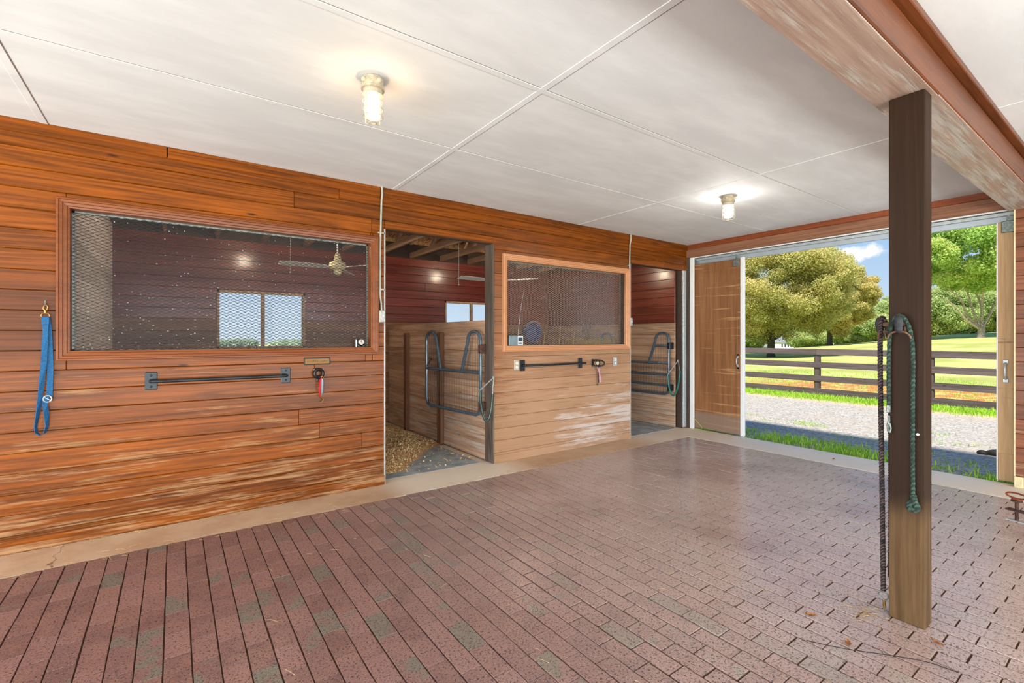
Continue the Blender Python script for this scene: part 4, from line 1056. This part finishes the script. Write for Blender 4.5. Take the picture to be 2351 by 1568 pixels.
# blue tub and tools at the far stall
o = thing('blue_tub', (5.60, 7.2, 1.27), 'blue plastic tub hung on the far stall back wall', 'tub')
m_ = MB(); m_.lathe([(.14, 7.29), (.15, 7.27), (.19, 7.14), (.205, 7.12), (.205, 7.11), (.185, 7.11), (.16, 7.22), (.0001, 7.24)], (5.6, 0, 1.45), 24, 'Y'); m_.build('tub_body', 'blue_tub', o)
m_ = MB(); m_.tube([(5.42, 7.13, 1.52), (5.45, 7.10, 1.62), (5.6, 7.09, 1.67), (5.75, 7.10, 1.62), (5.78, 7.13, 1.52)], .005, 6); m_.build('rope_handle', 'cord_white', o)
def tool(y, zt, kind, label, x=6.07, hm='tool_wood'):
    o = thing(kind, (x, y, 0), label, kind.replace('_', ' '))
    m_ = MB(); zz = 0.0
    if kind == 'manure_fork':
        m_.tube([(x-.10, y+.02, .0), (x-.04, y, zt-.30)], .014, 8); m_.build('handle', hm, o)
        m_ = MB()
        for k in range(7):
            q = (k-3)/3; m_.tube([(x-.04, y, zt-.31), (x-.035, y+q*.085, zt-.25), (x-.05, y+q*.105, zt-.12), (x-.02, y+q*.10, zt)], .004, 6)
        m_.tube([(x-.036, y-.09, zt-.25), (x-.036, y+.09, zt-.25)], .005, 6); m_.build('tines', 'steel_black', o)
    else:
        m_.tube([(x-.16, y-.03, .10), (x-.01, y, zt)], .014, 8); m_.build('handle', hm, o)
        m_ = MB(); m_.cbox(x-.20, x-.14, y-.14, y+.08, 0.006, .10, .01); m_.build('head', 'rust_dark', o)
tool(6.86, 1.56, 'push_broom', 'wooden broom handle leaning on the far stall end wall, tallest of the left pair')
tool(6.48, 1.46, 'shovel', 'short dark shovel handle between the broom and the fork')
tool(6.12, 1.60, 'manure_fork', 'manure fork standing tines up on the far stall end wall')
tool(7.20, 1.44, 'rake', 'yellow-handled rake standing in the dark stall corner', 5.95, 'yellow_handle')

# ================================================================ POST FITTINGS
def saddle_hook(face, label):
    """face 'X': on the -X face of the post; 'Y': on the +Y face"""
    o = thing('bridle_bracket', (PXa, .75, 1.40) if face == 'X' else (2.885, PYb, 1.40), label, 'bracket', 'rusty bridle brackets on the post')
    bx, by = (PXa, .749) if face == 'X' else (2.885, PYb)
    T = (lambda a, b, c: (bx-b, by+a, c)) if face == 'X' else (lambda a, b, c: (bx+a, by+b, c))
    m_ = MB()
    m_.tube([T(0, .0, 1.42), T(0, .03, 1.425), T(0, .05, 1.42)], .012, 8); m_.tube([T(-.012, .002, 1.385), T(-.012, .012, 1.41)], .006, 6); m_.tube([T(.012, .002, 1.385), T(.012, .012, 1.41)], .006, 6)
    pts = [T(.044*math.cos(q), .045, 1.352+.036*math.sin(q)) for q in [pi*i/10*1.0 for i in range(11)]]
    m_.tube(pts, .0042, 8); m_.tube([T(0, .0, 1.385), T(0, .045, 1.388)], .008, 8)
    m_.build('bracket_arch', 'rust_tan', o)
    m_ = MB(); c = T(0, .052, 1.428); m_.ball(c, .0185, 1, 1, 1.75); c = T(0, .05, 1.402); m_.ball(c, .016, 1, 1, 1.3); m_.build('knob', 'rubber_knob', o)
    return o
saddle_hook('X', 'rusty bridle bracket with dark knob on the facing side of the post')
saddle_hook('Y', 'bridle bracket with dark knob sticking out left of the post')
def rope(m_, pts, r, pitch=.03, sub=6):
    """three-strand twisted rope along a polyline"""
    P = [Vector(p) for p in pts]; fine = []
    for i in range(len(P)-1):
        seg = max(2, int((P[i+1]-P[i]).length/.006))
        for k in range(seg): fine.append(P[i].lerp(P[i+1], k/seg))
    fine.append(P[-1])
    dist = 0; strands = [[], [], []]
    up = Vector((0, 1, 0)) if abs((P[1]-P[0]).normalized().y) < .9 else Vector((1, 0, 0))
    for i, p in enumerate(fine):
        tg = (fine[min(i+1, len(fine)-1)]-fine[max(i-1, 0)]).normalized(); up = (up-tg*up.dot(tg)).normalized(); sd_ = tg.cross(up)
        if i: dist += (p-fine[i-1]).length
        for s_ in range(3):
            a_ = 2*pi*(dist/pitch+s_/3); strands[s_].append(p+(up*math.cos(a_)+sd_*math.sin(a_))*r*.5)
    for st in strands: m_.tube(st, r*.58, 6)
def smooth(pts, it=2):
    P = [Vector(p) for p in pts]
    for _ in range(it):
        Q = [P[0]]
        for a_, b_ in zip(P[:-1], P[1:]): Q += [a_.lerp(b_, .25), a_.lerp(b_, .75)]
        Q.append(P[-1]); P = Q
    return P
o = thing('green_lead_rope', (PXa-.03, .75, 1.44), 'green twisted lead rope looped over the bracket on the post', 'rope')
m_ = MB()
rx = PXa-.018
rope(m_, smooth([(rx, .796, 1.03), (rx, .797, 1.20), (rx, .795, 1.32), (rx-.012, .786, 1.42), (rx-.026, .762, 1.462), (rx-.026, .738, 1.462), (rx-.012, .716, 1.42), (rx, .703, 1.32), (rx, .705, 1.10), (rx, .706, .85), (rx, .704, .60)]), .0092, .026)
m_.build('rope_strands', 'rope_green', o)
m_ = MB(); rope(m_, smooth([(rx, .704, .62), (rx-.012, .694, .585), (rx, .686, .565), (rx+.001, .700, .548), (rx-.014, .716, .560), (rx-.002, .716, .585), (rx-.012, .702, .59)]), .013, .03); m_.build('end_knot', 'rope_green', o)
m_ = MB(); m_.cbox(rx-.008, rx+.008, .789, .805, .995, 1.032, .003); m_.tube([(rx, .796, .98), (rx, .795, .955), (rx-.002, .800, .935), (rx-.002, .799, .905), (rx-.002, .791, .900), (rx-.002, .787, .92), (rx, .793, .945)], [.005, .006, .005, .004, .004, .004, .004], 8)
m_.build('snap_hook', 'galv_dull', o)
o = thing('black_lead_rope', (2.885, .86, 1.44), 'long black flecked lead rope hanging beside the post', 'rope')
m_ = MB(); ry = PYb
rope(m_, smooth([(2.905, ry+.018, 1.36), (2.90, ry+.03, 1.42), (2.89, ry+.040, 1.462), (2.875, ry+.046, 1.45), (2.872, ry+.046, 1.36), (2.87, ry+.044, 1.1), (2.872, ry+.040, .8), (2.87, ry+.036, .5), (2.872, ry+.034, .25), (2.87, ry+.032, .10)]), .0115, .03)
rope(m_, smooth([(2.905, ry+.018, 1.36), (2.91, ry+.015, 1.0), (2.905, ry+.013, .6), (2.908, ry+.014, .30), (2.906, ry+.016, .165)]), .009, .04)
m_.build('rope_strands', 'rope_black', o)
m_ = MB(); m_.tube(ringpts((2.87, ry+.032, .075), .020, 16, 'YZ'), .0035, 6, True); m_.build('end_ring', 'galv_dull', o)
m_ = MB(); m_.tube([(2.87, ry+.030, .055), (2.87, ry+.027, .025), (2.868, ry+.027, .015)], [.006, .007, .004], 8); m_.build('snap_hook', 'brass', o)
m_ = MB(); m_.tube([(PXa-.006, .690, .905), (PXa+.002, .690, .905)], .006, 10); tag(m_.build('screw_head', 'galvanised'), 'pale screw head in the post beside the green rope', 'screw')

# ================================================================ DRAWBAR at the right edge
o = thing('hitch_drawbar', (4.70, .55, 0), 'rusty hitch pin standing in a steel drawbar at the right edge', 'hitch')
hx, hy = 4.74, .622
D = Vector((-.30, -1, 0)).normalized()
def bar_(m_, z, a0, a1, w, th):
    n_ = Vector((-D.y, D.x, 0)); A = Vector((hx, hy, z))+D*a0; B = Vector((hx, hy, z))+D*a1
    m_.add([A-n_*w, A+n_*w, B+n_*w, B-n_*w, A-n_*w+Vector((0, 0, th)), A+n_*w+Vector((0, 0, th)), B+n_*w+Vector((0, 0, th)), B-n_*w+Vector((0, 0, th))], [(0, 3, 2, 1), (4, 5, 6, 7), (0, 1, 5, 4), (1, 2, 6, 5), (2, 3, 7, 6), (3, 0, 4, 7)])
m_ = MB(); bar_(m_, .155, -.05, .9, .025, .010); m_.build('upper_plate', 'rust_dark', o)
m_ = MB(); bar_(m_, .085, -.045, .9, .025, .008); m_.build('lower_plate', 'galvanised', o)
m_ = MB(); q = Vector((hx, hy, 0))+D*.45; m_.cbox(q.x-.03, q.x+.03, q.y-.03, q.y+.03, 0, .085, .004); m_.build('support_foot', 'rust_dark', o); m_ = MB(); q = Vector((hx, hy, 0))+D*.82; m_.cbox(q.x-.03, q.x+.03, q.y-.03, q.y+.03, 0, .155, .004); m_.build('support_foot', 'rust_dark', o)
pin = MB(); pin.tube([(hx, hy, .075), (hx, hy, .09), (hx, hy, .222)], [.006, .010, .010], 10); pin.lathe([(.012, .215), (.030, .222), (.030, .232), (.012, .240)], (hx, hy, 0), 16); pin = pin.build('hitch_pin', 'rust_dark', o)
m_ = MB(); m_.tube([Vector((hx, hy, .262))+D*(.055*math.cos(q))+Vector((-.813*0, 0, .018*math.sin(q))) for q in [2*pi*i/20 for i in range(20)]], .006, 8, True); m_.lathe([(.028, .236), (.024, .245)], (hx, hy, 0), 16); m_.build('pin_handle', 'rust', pin)
m_ = MB(); chain(m_, (hx+.0, hy-.045, .245), (hx-.02, hy-.06, .17), 4, .008, .0018); m_.build('clip_chain', 'rust', o)

# ================================================================ LITTER
m_ = MB(); rng2 = np.random.default_rng(11)
for i in range(420):
    if i % 3: x, y = rng2.uniform(-.8, 5.6), 3.85+abs(rng2.normal(0, .05))*(-1 if rng2.random() < .6 else 1)
    else: x, y = rng2.uniform(.3, 5.6), rng2.uniform(.2, 3.9)
    if i < 60: x, y = rng2.normal(2.80, .06), rng2.normal(.86, .05)
    if 60 <= i < 170: x, y = rng2.uniform(-.9, 1.5), WY-.03-abs(rng2.normal(0, .02))
    if 2.79 < x < 2.98 and .62 < y < .845: continue
    a_ = rng2.uniform(0, 2*pi); l_ = rng2.uniform(.008, .035); z_ = .0035+rng2.uniform(0, .004)
    m_.tube([(x-l_*math.cos(a_), y-l_*math.sin(a_), z_), (x, y+rng2.normal(0, .003), z_+.002), (x+l_*math.cos(a_), y+l_*math.sin(a_), z_)], .0009, 4)
tag(m_.build('straw_litter', 'straw'), 'loose straw bits scattered over the brick aisle', 'straw', kind='stuff')
lf = [((2.42, .83), 'curled brown leaf left of the post base', .5), ((2.74, .60), 'pale wood chip at the foot of the post', 1.2), ((2.52, 1.02), 'small tan leaf on the bricks, second left of the post', 2.2), ((5.95, 2.18), 'dry reddish leaf on the concrete door sill', .3)]
for (p, lab, a_) in lf:
    m_ = MB(); x, y = p; vs = []; 
    for i in range(7):
        s_ = i/6; w = .011*math.sin(pi*s_)+.0005; l_ = (s_-.5)*.05; zc = .006+.010*abs(s_-.5)
        for k in (-1, 0, 1): vs.append((x+l_*math.cos(a_)-k*w*math.sin(a_), y+l_*math.sin(a_)+k*w*math.cos(a_), zc+(.006 if k else 0)))
    vs += [(v[0], v[1], v[2]-.001) for v in vs]
    fs = [(i*3+k, i*3+k+1, i*3+k+4, i*3+k+3) for i in range(6) for k in (0, 1)]; fs += [tuple(q+21 for q in f)[::-1] for f in fs]
    m_.add(vs, fs, None, True); tag(m_.build('dry_leaf', 'dry_leaf'), lab, 'leaf')
m_ = MB(); m_.tube(smooth([(2.30, .95, .004), (2.36, .83, .008), (2.46, .72, .006), (2.55, .60, .009), (2.58, .50, .004)]), .0017, 5); tag(m_.build('twig', 'dark_leather'), 'thin dark twig curving over the bricks left of the post', 'twig')
m_ = MB(); m_.tube(smooth([(6.26, 4.12, .17), (6.27, 4.05, .10), (6.28, 3.99, .04), (6.28, 4.0, .008), (6.27, 4.09, .008)]), .003, 5); m_.tube(smooth([(6.28, 3.99, .035), (6.275, 3.96, .03), (6.27, 3.95, .006)]), .003, 5); tag(m_.build('baling_twine', 'grass_blade'), 'loop of green baling twine at the foot of the brown door', 'twine')

# ================================================================ OUTSIDE
def sm(x, a_, b_):
    q = min(1, max(0, (x-a_)/(b_-a_))); return q*q*(3-2*q)
FW = (math.sin(yaw), math.cos(yaw)); RT = (math.cos(yaw), -math.sin(yaw))
CR = [(1700, 803), (1819, 799.5), (1868, 794), (2018, 783), (2135, 771.5), (2286, 759.5), (2500, 750)]
def crest(u):
    if u <= CR[0][0]: return CR[0][1]
    for (a_, b_), (c_, d_) in zip(CR[:-1], CR[1:]):
        if u <= c_: return b_+(d_-b_)*(u-a_)/(c_-a_)
    return CR[-1][1]
def gz(x, y):
    f = x*FW[0]+y*FW[1]
    base = -.10
    if x > 6.0: base = -.05-.22*sm(x, 6.3, 12.5)
    if x > 14.6 and f > 1:
        u = 1175.5+F_PX*(x*RT[0]+y*RT[1])/f
        v = crest(u); D0 = 15.0; D1 = 52.0
        zc = 1.36-(v-774)/F_PX*D1
        zb = -.27; s_ = min(1, max(0, (f-D0)/(D1-D0)))
        z = zb+(zc-zb)*s_
        z += .18*sm(x, 15.0, 17.5)*(1-sm(x, 17.5, 40))
        if f > D1:
            z = zc-(f-D1)*(.020 if u > 1870 else .028)
            z = max(z, -4.5)
        w_ = sm(math.atan2(y, x), 1.05, .65)   # fades behind the barn
        z = z*w_+(-.3-.012*max(0, f-10))*(1-w_)
        return z
    if y > 8: return -.1-.3*sm(y, 8, 20)-.010*max(0, y-10)
    r = math.hypot(x, y)
    return base-.006*max(0, r-12) if x <= 6 else base
m_ = MB(); vs = []; fs = []
angs = [i*pi/180*1.5 for i in range(240)]; rad = [0.01, 3, 5, 6, 6.6, 7.2, 8, 9, 10, 11, 12, 13, 14, 15, 15.8, 16.6, 17.5, 19, 21, 24, 28, 33, 38, 44, 50, 56, 62, 70, 80, 95, 120, 160, 220, 320, 500, 900]
for r in rad:
    for a_ in angs: x, y = r*math.cos(a_), r*math.sin(a_); vs.append((x, y, min(gz(x, y), -.2 if (-4.3 < x < 6.25 and -3.8 < y < 7.6) else 99)))
na = len(angs)
for i in range(len(rad)-1):
    for k in range(na): fs.append((i*na+k, (i+1)*na+k, (i+1)*na+(k+1) % na, i*na+(k+1) % na))
m_.add(vs, fs, .5, True); tag(m_.build('ground', 'ground'), 'gravel drive, green verge and sloping pasture outside the barn', 'ground', kind='structure')

# grass clumps
def blades(name, spots, label, n_per=26, h=.12, spread=.10, par=None):
    m_ = MB(); rg_ = np.random.default_rng(5)
    for (x, y, sc_) in spots:
        for k in range(int(n_per*sc_)):
            px_, py_ = x+rg_.normal(0, spread*sc_), y+rg_.normal(0, spread*sc_)
            if px_ < 6.32: px_ = 6.32+abs(rg_.normal(0, .03))
            a_ = rg_.uniform(0, 2*pi); hh = h*sc_*rg_.uniform(.4, 1.2); le = rg_.uniform(.2, 1.0)*hh; z0 = gz(px_, py_)-.012; w = rg_.uniform(.002, .0042)*(1+hh*3)
            ca, sa = math.cos(a_), math.sin(a_)
            vs = [(px_-sa*w, py_+ca*w, z0), (px_+sa*w, py_-ca*w, z0), (px_+ca*le*.4+sa*w*.8, py_+sa*le*.4-ca*w*.8, z0+hh*.65), (px_+ca*le*.4-sa*w*.8, py_+sa*le*.4+ca*w*.8, z0+hh*.65), (px_+ca*le, py_+sa*le, z0+hh*.9)]
            m_.add(vs, [(0, 1, 2, 3), (3, 2, 4)])
    return tag(m_.build(name, 'grass_blade'), label, 'grass', kind='stuff')
rg = np.random.default_rng(21); sp_ = []
for i in range(520):
    y = rg.uniform(.86, 5.2); x = 6.42+abs(rg.normal(0, .18)) + (.45*rg.random() if 2.2 < y < 4.6 else 0)
    if math.sin(y*3.1)+math.sin(y*7.7+x*5)+rg.normal(0, .5) < -.35: continue
    sp_.append((x, y, rg.uniform(.4, 1.15)))
for (x, y, n_) in ((8.7, 3.5, 14), (8.8, 3.7, 14), (9.0, 4.9, 7), (7.9, 2.5, 6), (8.9, 1.9, 8), (7.7, 1.75, 10), (7.4, 1.35, 6), (9.8, 2.0, 6)):
    for k in range(n_): sp_.append((x+rg.normal(0, .16), y+rg.normal(0, .28), rg.uniform(.3, .7)))
blades('weed_grass', sp_, 'bright green grass tufts growing along the door sill', 22, .10)
sp_ = []
for i in range(1500): sp_.append((13.72+rg.normal(0, .2)+.6*rg.random(), rg.uniform(-2, 9.5), rg.uniform(.5, 1.2)))
blades('verge_grass', sp_, 'green grass verge growing under the board fence', 16, .13, .16)
sp_ = []
for i in range(1300): sp_.append((rg.uniform(15.6, 21), rg.uniform(-1, 10), rg.uniform(.4, .9)))
blades('pasture_grass', sp_, 'yellow green pasture grass behind the board fence', 14, .13, .25)

# dark object lying on the gravel
bm_ = MB(); bm_.ball((8.23, 1.24, -.075), .085, .7, 1.25, .6); bm_.ball((8.20, 1.37, -.085), .055, .8, 1.0, .7); tag(bm_.build('dark_stone', 'boot'), 'dark rounded stone lying on gravel beside the right door', 'stone')

# fence
FX = 14.40
fence = thing('board_fence', (FX, 4, -.27), 'dark four-board fence between the gravel drive and pasture', 'fence')
py = [-3.9, -1.5, .9, 3.29, 5.69, 8.1, 10.5, 12.9]
for y in py:
    m_ = MB(); m_.cbox(FX, FX+.12, y-.065, y+.065, -.4, 1.02, .01); m_.build('fence_post', 'fence_post_paint', fence)
for k, zt in enumerate((1.036, .676, .304, -.045)):
    offs = (-3.9, .9, 5.69, 10.5, 12.9) if k in (0, 3) else (-3.9, -1.5, 3.29, 8.1, 12.9)
    for a_, b_ in zip(offs[:-1], offs[1:]):
        m_ = MB(); m_.cbox(FX-.03, FX-.001, a_+.002, b_-.002, zt-.158, zt, .004); m_.build('fence_board', 'fence_paint', fence)

# trees --------------------------------------------------------------
def leaf_mesh(name, centers, radii, n_leaf, size, mat, parent, seed, drop=0, flat=.75, dens=2.2):
    """leaves on the shells of many blobs"""
    rg_ = np.random.default_rng(seed)
    C = np.array(centers); R_ = np.array(radii); w = R_**2; w = w/w.sum()
    pick = rg_.choice(len(C), n_leaf, p=w)
    dv = rg_.normal(size=(n_leaf, 3)); dv /= np.linalg.norm(dv, axis=1)[:, None]
    rr = R_[pick]*(rg_.uniform(.0, 1, n_leaf)**(1/dens))
    pos = C[pick]+dv*rr[:, None]*np.array([1, 1, flat])
    nrm = rg_.normal(size=(n_leaf, 3))+dv*.9+np.array([0, 0, .5]); nrm /= np.linalg.norm(nrm, axis=1)[:, None]
    a_ = rg_.normal(size=(n_leaf, 3)); u_ = np.cross(nrm, a_); u_ /= np.linalg.norm(u_, axis=1)[:, None]; v_ = np.cross(nrm, u_)
    s_ = size*rg_.uniform(.6, 1.3, n_leaf)[:, None]
    quad = np.stack([pos-u_*s_*.5, pos-v_*s_*.32, pos+u_*s_*.5, pos+v_*s_*.32], 1).reshape(-1, 3)
    off = np.array(parent.location); quad -= off
    me = bpy.data.meshes.new(name); me.vertices.add(n_leaf*4); me.vertices.foreach_set('co', quad.astype(np.float32).ravel())
    me.loops.add(n_leaf*4); me.loops.foreach_set('vertex_index', np.arange(n_leaf*4, dtype=np.int32))
    me.polygons.add(n_leaf); me.polygons.foreach_set('loop_start', np.arange(0, n_leaf*4, 4, dtype=np.int32))
    blobv = rg_.uniform(0, 1, len(C))[pick]
    bid = np.clip(rg_.uniform(0, 1, n_leaf)*.6+blobv*.35+.15*(dv[:, 2]), 0, 1)  # blob tops tinted lighter: sunlight put into the leaf colour
    at = me.attributes.new('bid', 'FLOAT', 'FACE'); me.update(calc_edges=True)
    me.attributes['bid'].data.foreach_set('value', bid.astype(np.float32)); me.materials.append(MAT[mat])
    ob = bpy.data.objects.new(name, me); COL.objects.link(ob); ob.parent = parent
    return ob
def wpos(u, D):   # ground point seen at column u at forward distance D
    l_ = (u-1175.5)/F_PX*D; return FW[0]*D+RT[0]*l_, FW[1]*D+RT[1]*l_
def tree(name, u, D, hgt, rad_, label, leaf, n_leaf, seed, trunk_r=.25, cb=.18, lsize=.28, multi=False, blobs=90, group=None, bark='bark_dark', shape=1.0, br=.22, egg=.5):
    x, y = wpos(u, D); z = gz(x, y)-.05
    o = thing(name, (x, y, z), label, 'tree', group)
    rg_ = np.random.default_rng(seed); m_ = MB()
    if multi:
        th = .9
        m_.tube([(x, y, z-.05), (x, y, z+.25), (x+.02, y, z+th)], [trunk_r*1.5, trunk_r*1.05, trunk_r], 12)
        for k, (l_, up_, fw_) in enumerate(((-2.9, 3.6, .2), (-3.6, 2.6, -.4), (-1.2, 4.4, .5), (-.4, 4.8, -.6), (.5, 4.6, .4), (1.5, 3.8, -.3))):
            e = Vector((x+RT[0]*l_+FW[0]*fw_, y+RT[1]*l_+FW[1]*fw_, z+th+up_)); s_ = Vector((x, y, z+th*.8))
            mid = s_.lerp(e, .45)+Vector((0, 0, -.35 if abs(l_) > 1 else .1))
            P = smooth([s_, s_.lerp(mid, .5), mid, mid.lerp(e, .5)+Vector((rg_.normal(0, .15), rg_.normal(0, .15), .1)), e], 2)
            n_ = len(P); m_.tube(P, [trunk_r*.55*(1-.75*i/n_) for i in range(n_)], 8)
    else:
        m_.tube([(x, y, z-.1), (x, y, z+.3), (x+.03, y, z+hgt*cb), (x, y, z+hgt*.5), (x, y, z+hgt*.85)], [trunk_r*1.35, trunk_r, trunk_r*.92, trunk_r*.6, .05], 12)
        for k in range(9):
            a_ = k*2.4; zz = z+hgt*(cb+.06*k); e = (x+math.cos(a_)*rad_*.8, y+math.sin(a_)*rad_*.8, zz+hgt*.22)
            m_.tube([(x, y, zz), (x+math.cos(a_)*rad_*.4, y+math.sin(a_)*rad_*.4, zz+hgt*.08), e], [trunk_r*.4, trunk_r*.25, .03], 6)
    m_.build('trunk', bark, o)
    cs, rs_ = [], []
    zc = z+hgt*(cb*.8+egg); hz = hgt-(zc-z)
    lowz = zc-(z+hgt*cb*.85)
    for i in range(blobs):
        dv = rg_.normal(size=3); dv /= np.linalg.norm(dv); q = rg_.uniform(.45, 1)**.5
        rb = rad_*br*rg_.uniform(.7, 1.3)
        hx_ = max(.1, rad_-rb); k_ = (hz-rb*.7) if dv[2] > 0 else (lowz-rb*.6)
        cs.append((x+dv[0]*hx_*q*(1 if dv[2] > 0 else shape), y+dv[1]*hx_*q, zc+dv[2]*k_*q)); rs_.append(rb)
    leaf_mesh('crown', cs, rs_, n_leaf, lsize, leaf, o, seed)
    return o
tree('linden_tree', 1770, 34, 8.9, 5.7, 'broad yellow green tree nearest the fence, left of the post', 'leaf_linden', 330000, 1, .25, .13, .115, blobs=330, br=.15)
tree('linden_tree', 1905, 50, 9.95, 4.6, 'rounded golden tree right behind the broad yellow green tree', 'leaf_linden_gold', 230000, 2, .26, .10, .145, blobs=240, br=.16, egg=.42)
tree('maple_tree', 2253, 42, 12.5, 6.3, 'light green maple with forked pale trunk on the slope', 'leaf_maple', 130000, 3, .25, .36, .2, multi=True, blobs=160, bark='bark', br=.16, egg=.36)
hz_t = [(1995, 66, 5.0, 4.2), (2045, 74, 7.4, 4.6), (2110, 70, 6.0, 5.2), (2165, 66, 7.6, 5.2), (2225, 72, 8.8, 5.6), (2290, 70, 9.5, 5.8), (2350, 74, 10, 6), (1950, 80, 5.0, 4.2), (1860, 92, 5.0, 5.0), (1700, 60, 3.8, 4.0), (1655, 62, 6.0, 5)]
lbl = ['low bushy tree at the crest behind the golden tree', 'dense tree of the wood seen left of the post', 'dense tree of the wood hidden behind the post', 'leafy tree of the wood just right of the post', 'leafy tree of the wood behind the maple trunk', 'leafy tree of the wood at the right doorway edge', 'tall tree of the wood beyond the pale door', 'small tree under the golden crown at the crest', 'small tree right of the white house', 'low shrubby tree left of the white house', 'tree of the wood hidden by the brown door']
for i, (u, D, h, r) in enumerate(hz_t):
    tree('woodland_tree', u, D, h, r, lbl[i], 'leaf_wood', 75000, 40+i, .2, -.08, .22, blobs=90, br=.22)
# low trees behind the barn, in the stall windows
for i, (x, y, h, r, lab) in enumerate(((9.5, 120, 2.2, 7, 'distant bush beyond the near stall window, right pane'), (24.5, 124, 1.8, 8, 'distant low bush beyond the near stall window, at its edge'))):
    u_, = (0,)
    o = thing('distant_bush', (x, y, gz(x, y)-.05), lab, 'bush'); z = o.location.z
    m_ = MB(); m_.tube([(x, y, z), (x, y, z+h*.6)], .15, 8); m_.build('trunk', 'bark_dark', o)
    rg_ = np.random.default_rng(80+i); cs = [(x+rg_.normal(0, r*.45), y+rg_.normal(0, r*.3), z+rg_.uniform(.3, .75)*h) for k in range(24)]
    leaf_mesh('crown', cs, [r*.22]*24, 9000, .6, 'leaf_haze', o, 90+i)

# house on the far side of the crest
hxy = [wpos(u, 150) for u in (1733, 1826)]
A = Vector((hxy[0][0], hxy[0][1], -2.7)); B = Vector((hxy[1][0], hxy[1][1], -2.7)); dr_ = (B-A).normalized(); bk = Vector((FW[0], FW[1], 0))
L = (B-A).length
o = thing('white_house', tuple((A+B)/2), 'distant white house with grey roof below the trees', 'house')
def q3(a_, b_, z): p = A+dr_*a_+bk*b_; return (p.x, p.y, -2.7+z)
m_ = MB(); m_.add([q3(0, 0, -2), q3(L, 0, -2), q3(L, 8, -2), q3(0, 8, -2), q3(0, 0, 2.6), q3(L, 0, 2.6), q3(L, 8, 2.6), q3(0, 8, 2.6)], [(0, 1, 5, 4), (1, 2, 6, 5), (2, 3, 7, 6), (3, 0, 4, 7), (4, 5, 6, 7)]); m_.build('house_walls', 'house_wall', o)
m_ = MB(); m_.add([q3(-.4, -.4, 2.55), q3(L+.4, -.4, 2.55), q3(L+.4, 8.4, 2.55), q3(-.4, 8.4, 2.55), q3(1.2, 4, 4.2), q3(L-1.2, 4, 4.2)], [(0, 1, 5, 4), (1, 2, 5), (2, 3, 4, 5), (3, 0, 4), (0, 3, 2, 1)]); m_.build('house_roof', 'house_roof', o)
m_ = MB(); m_.add([q3(1.2, -2.2, 1.1), q3(5.0, -2.2, 1.1), q3(5.0, 0, 1.1), q3(1.2, 0, 1.1), q3(3.1, -1.8, 2.3), q3(3.1, 0, 2.3)], [(0, 1, 4), (1, 2, 5, 4), (3, 0, 4, 5), (0, 3, 2, 1)]); m_.build('porch_roof', 'house_roof', o)
for k in range(5):
    m_ = MB(); a_ = L-4.4+k*.95; m_.add([q3(a_, -.05, .9), q3(a_+.42, -.05, .9), q3(a_+.42, -.05, 1.9), q3(a_, -.05, 1.9), q3(a_, .02, .9), q3(a_+.42, .02, .9), q3(a_+.42, .02, 1.9), q3(a_, .02, 1.9)], [(0, 1, 2, 3), (4, 7, 6, 5), (0, 4, 5, 1), (1, 5, 6, 2), (2, 6, 7, 3), (3, 7, 4, 0)]); m_.build('house_window', 'house_glass', o)
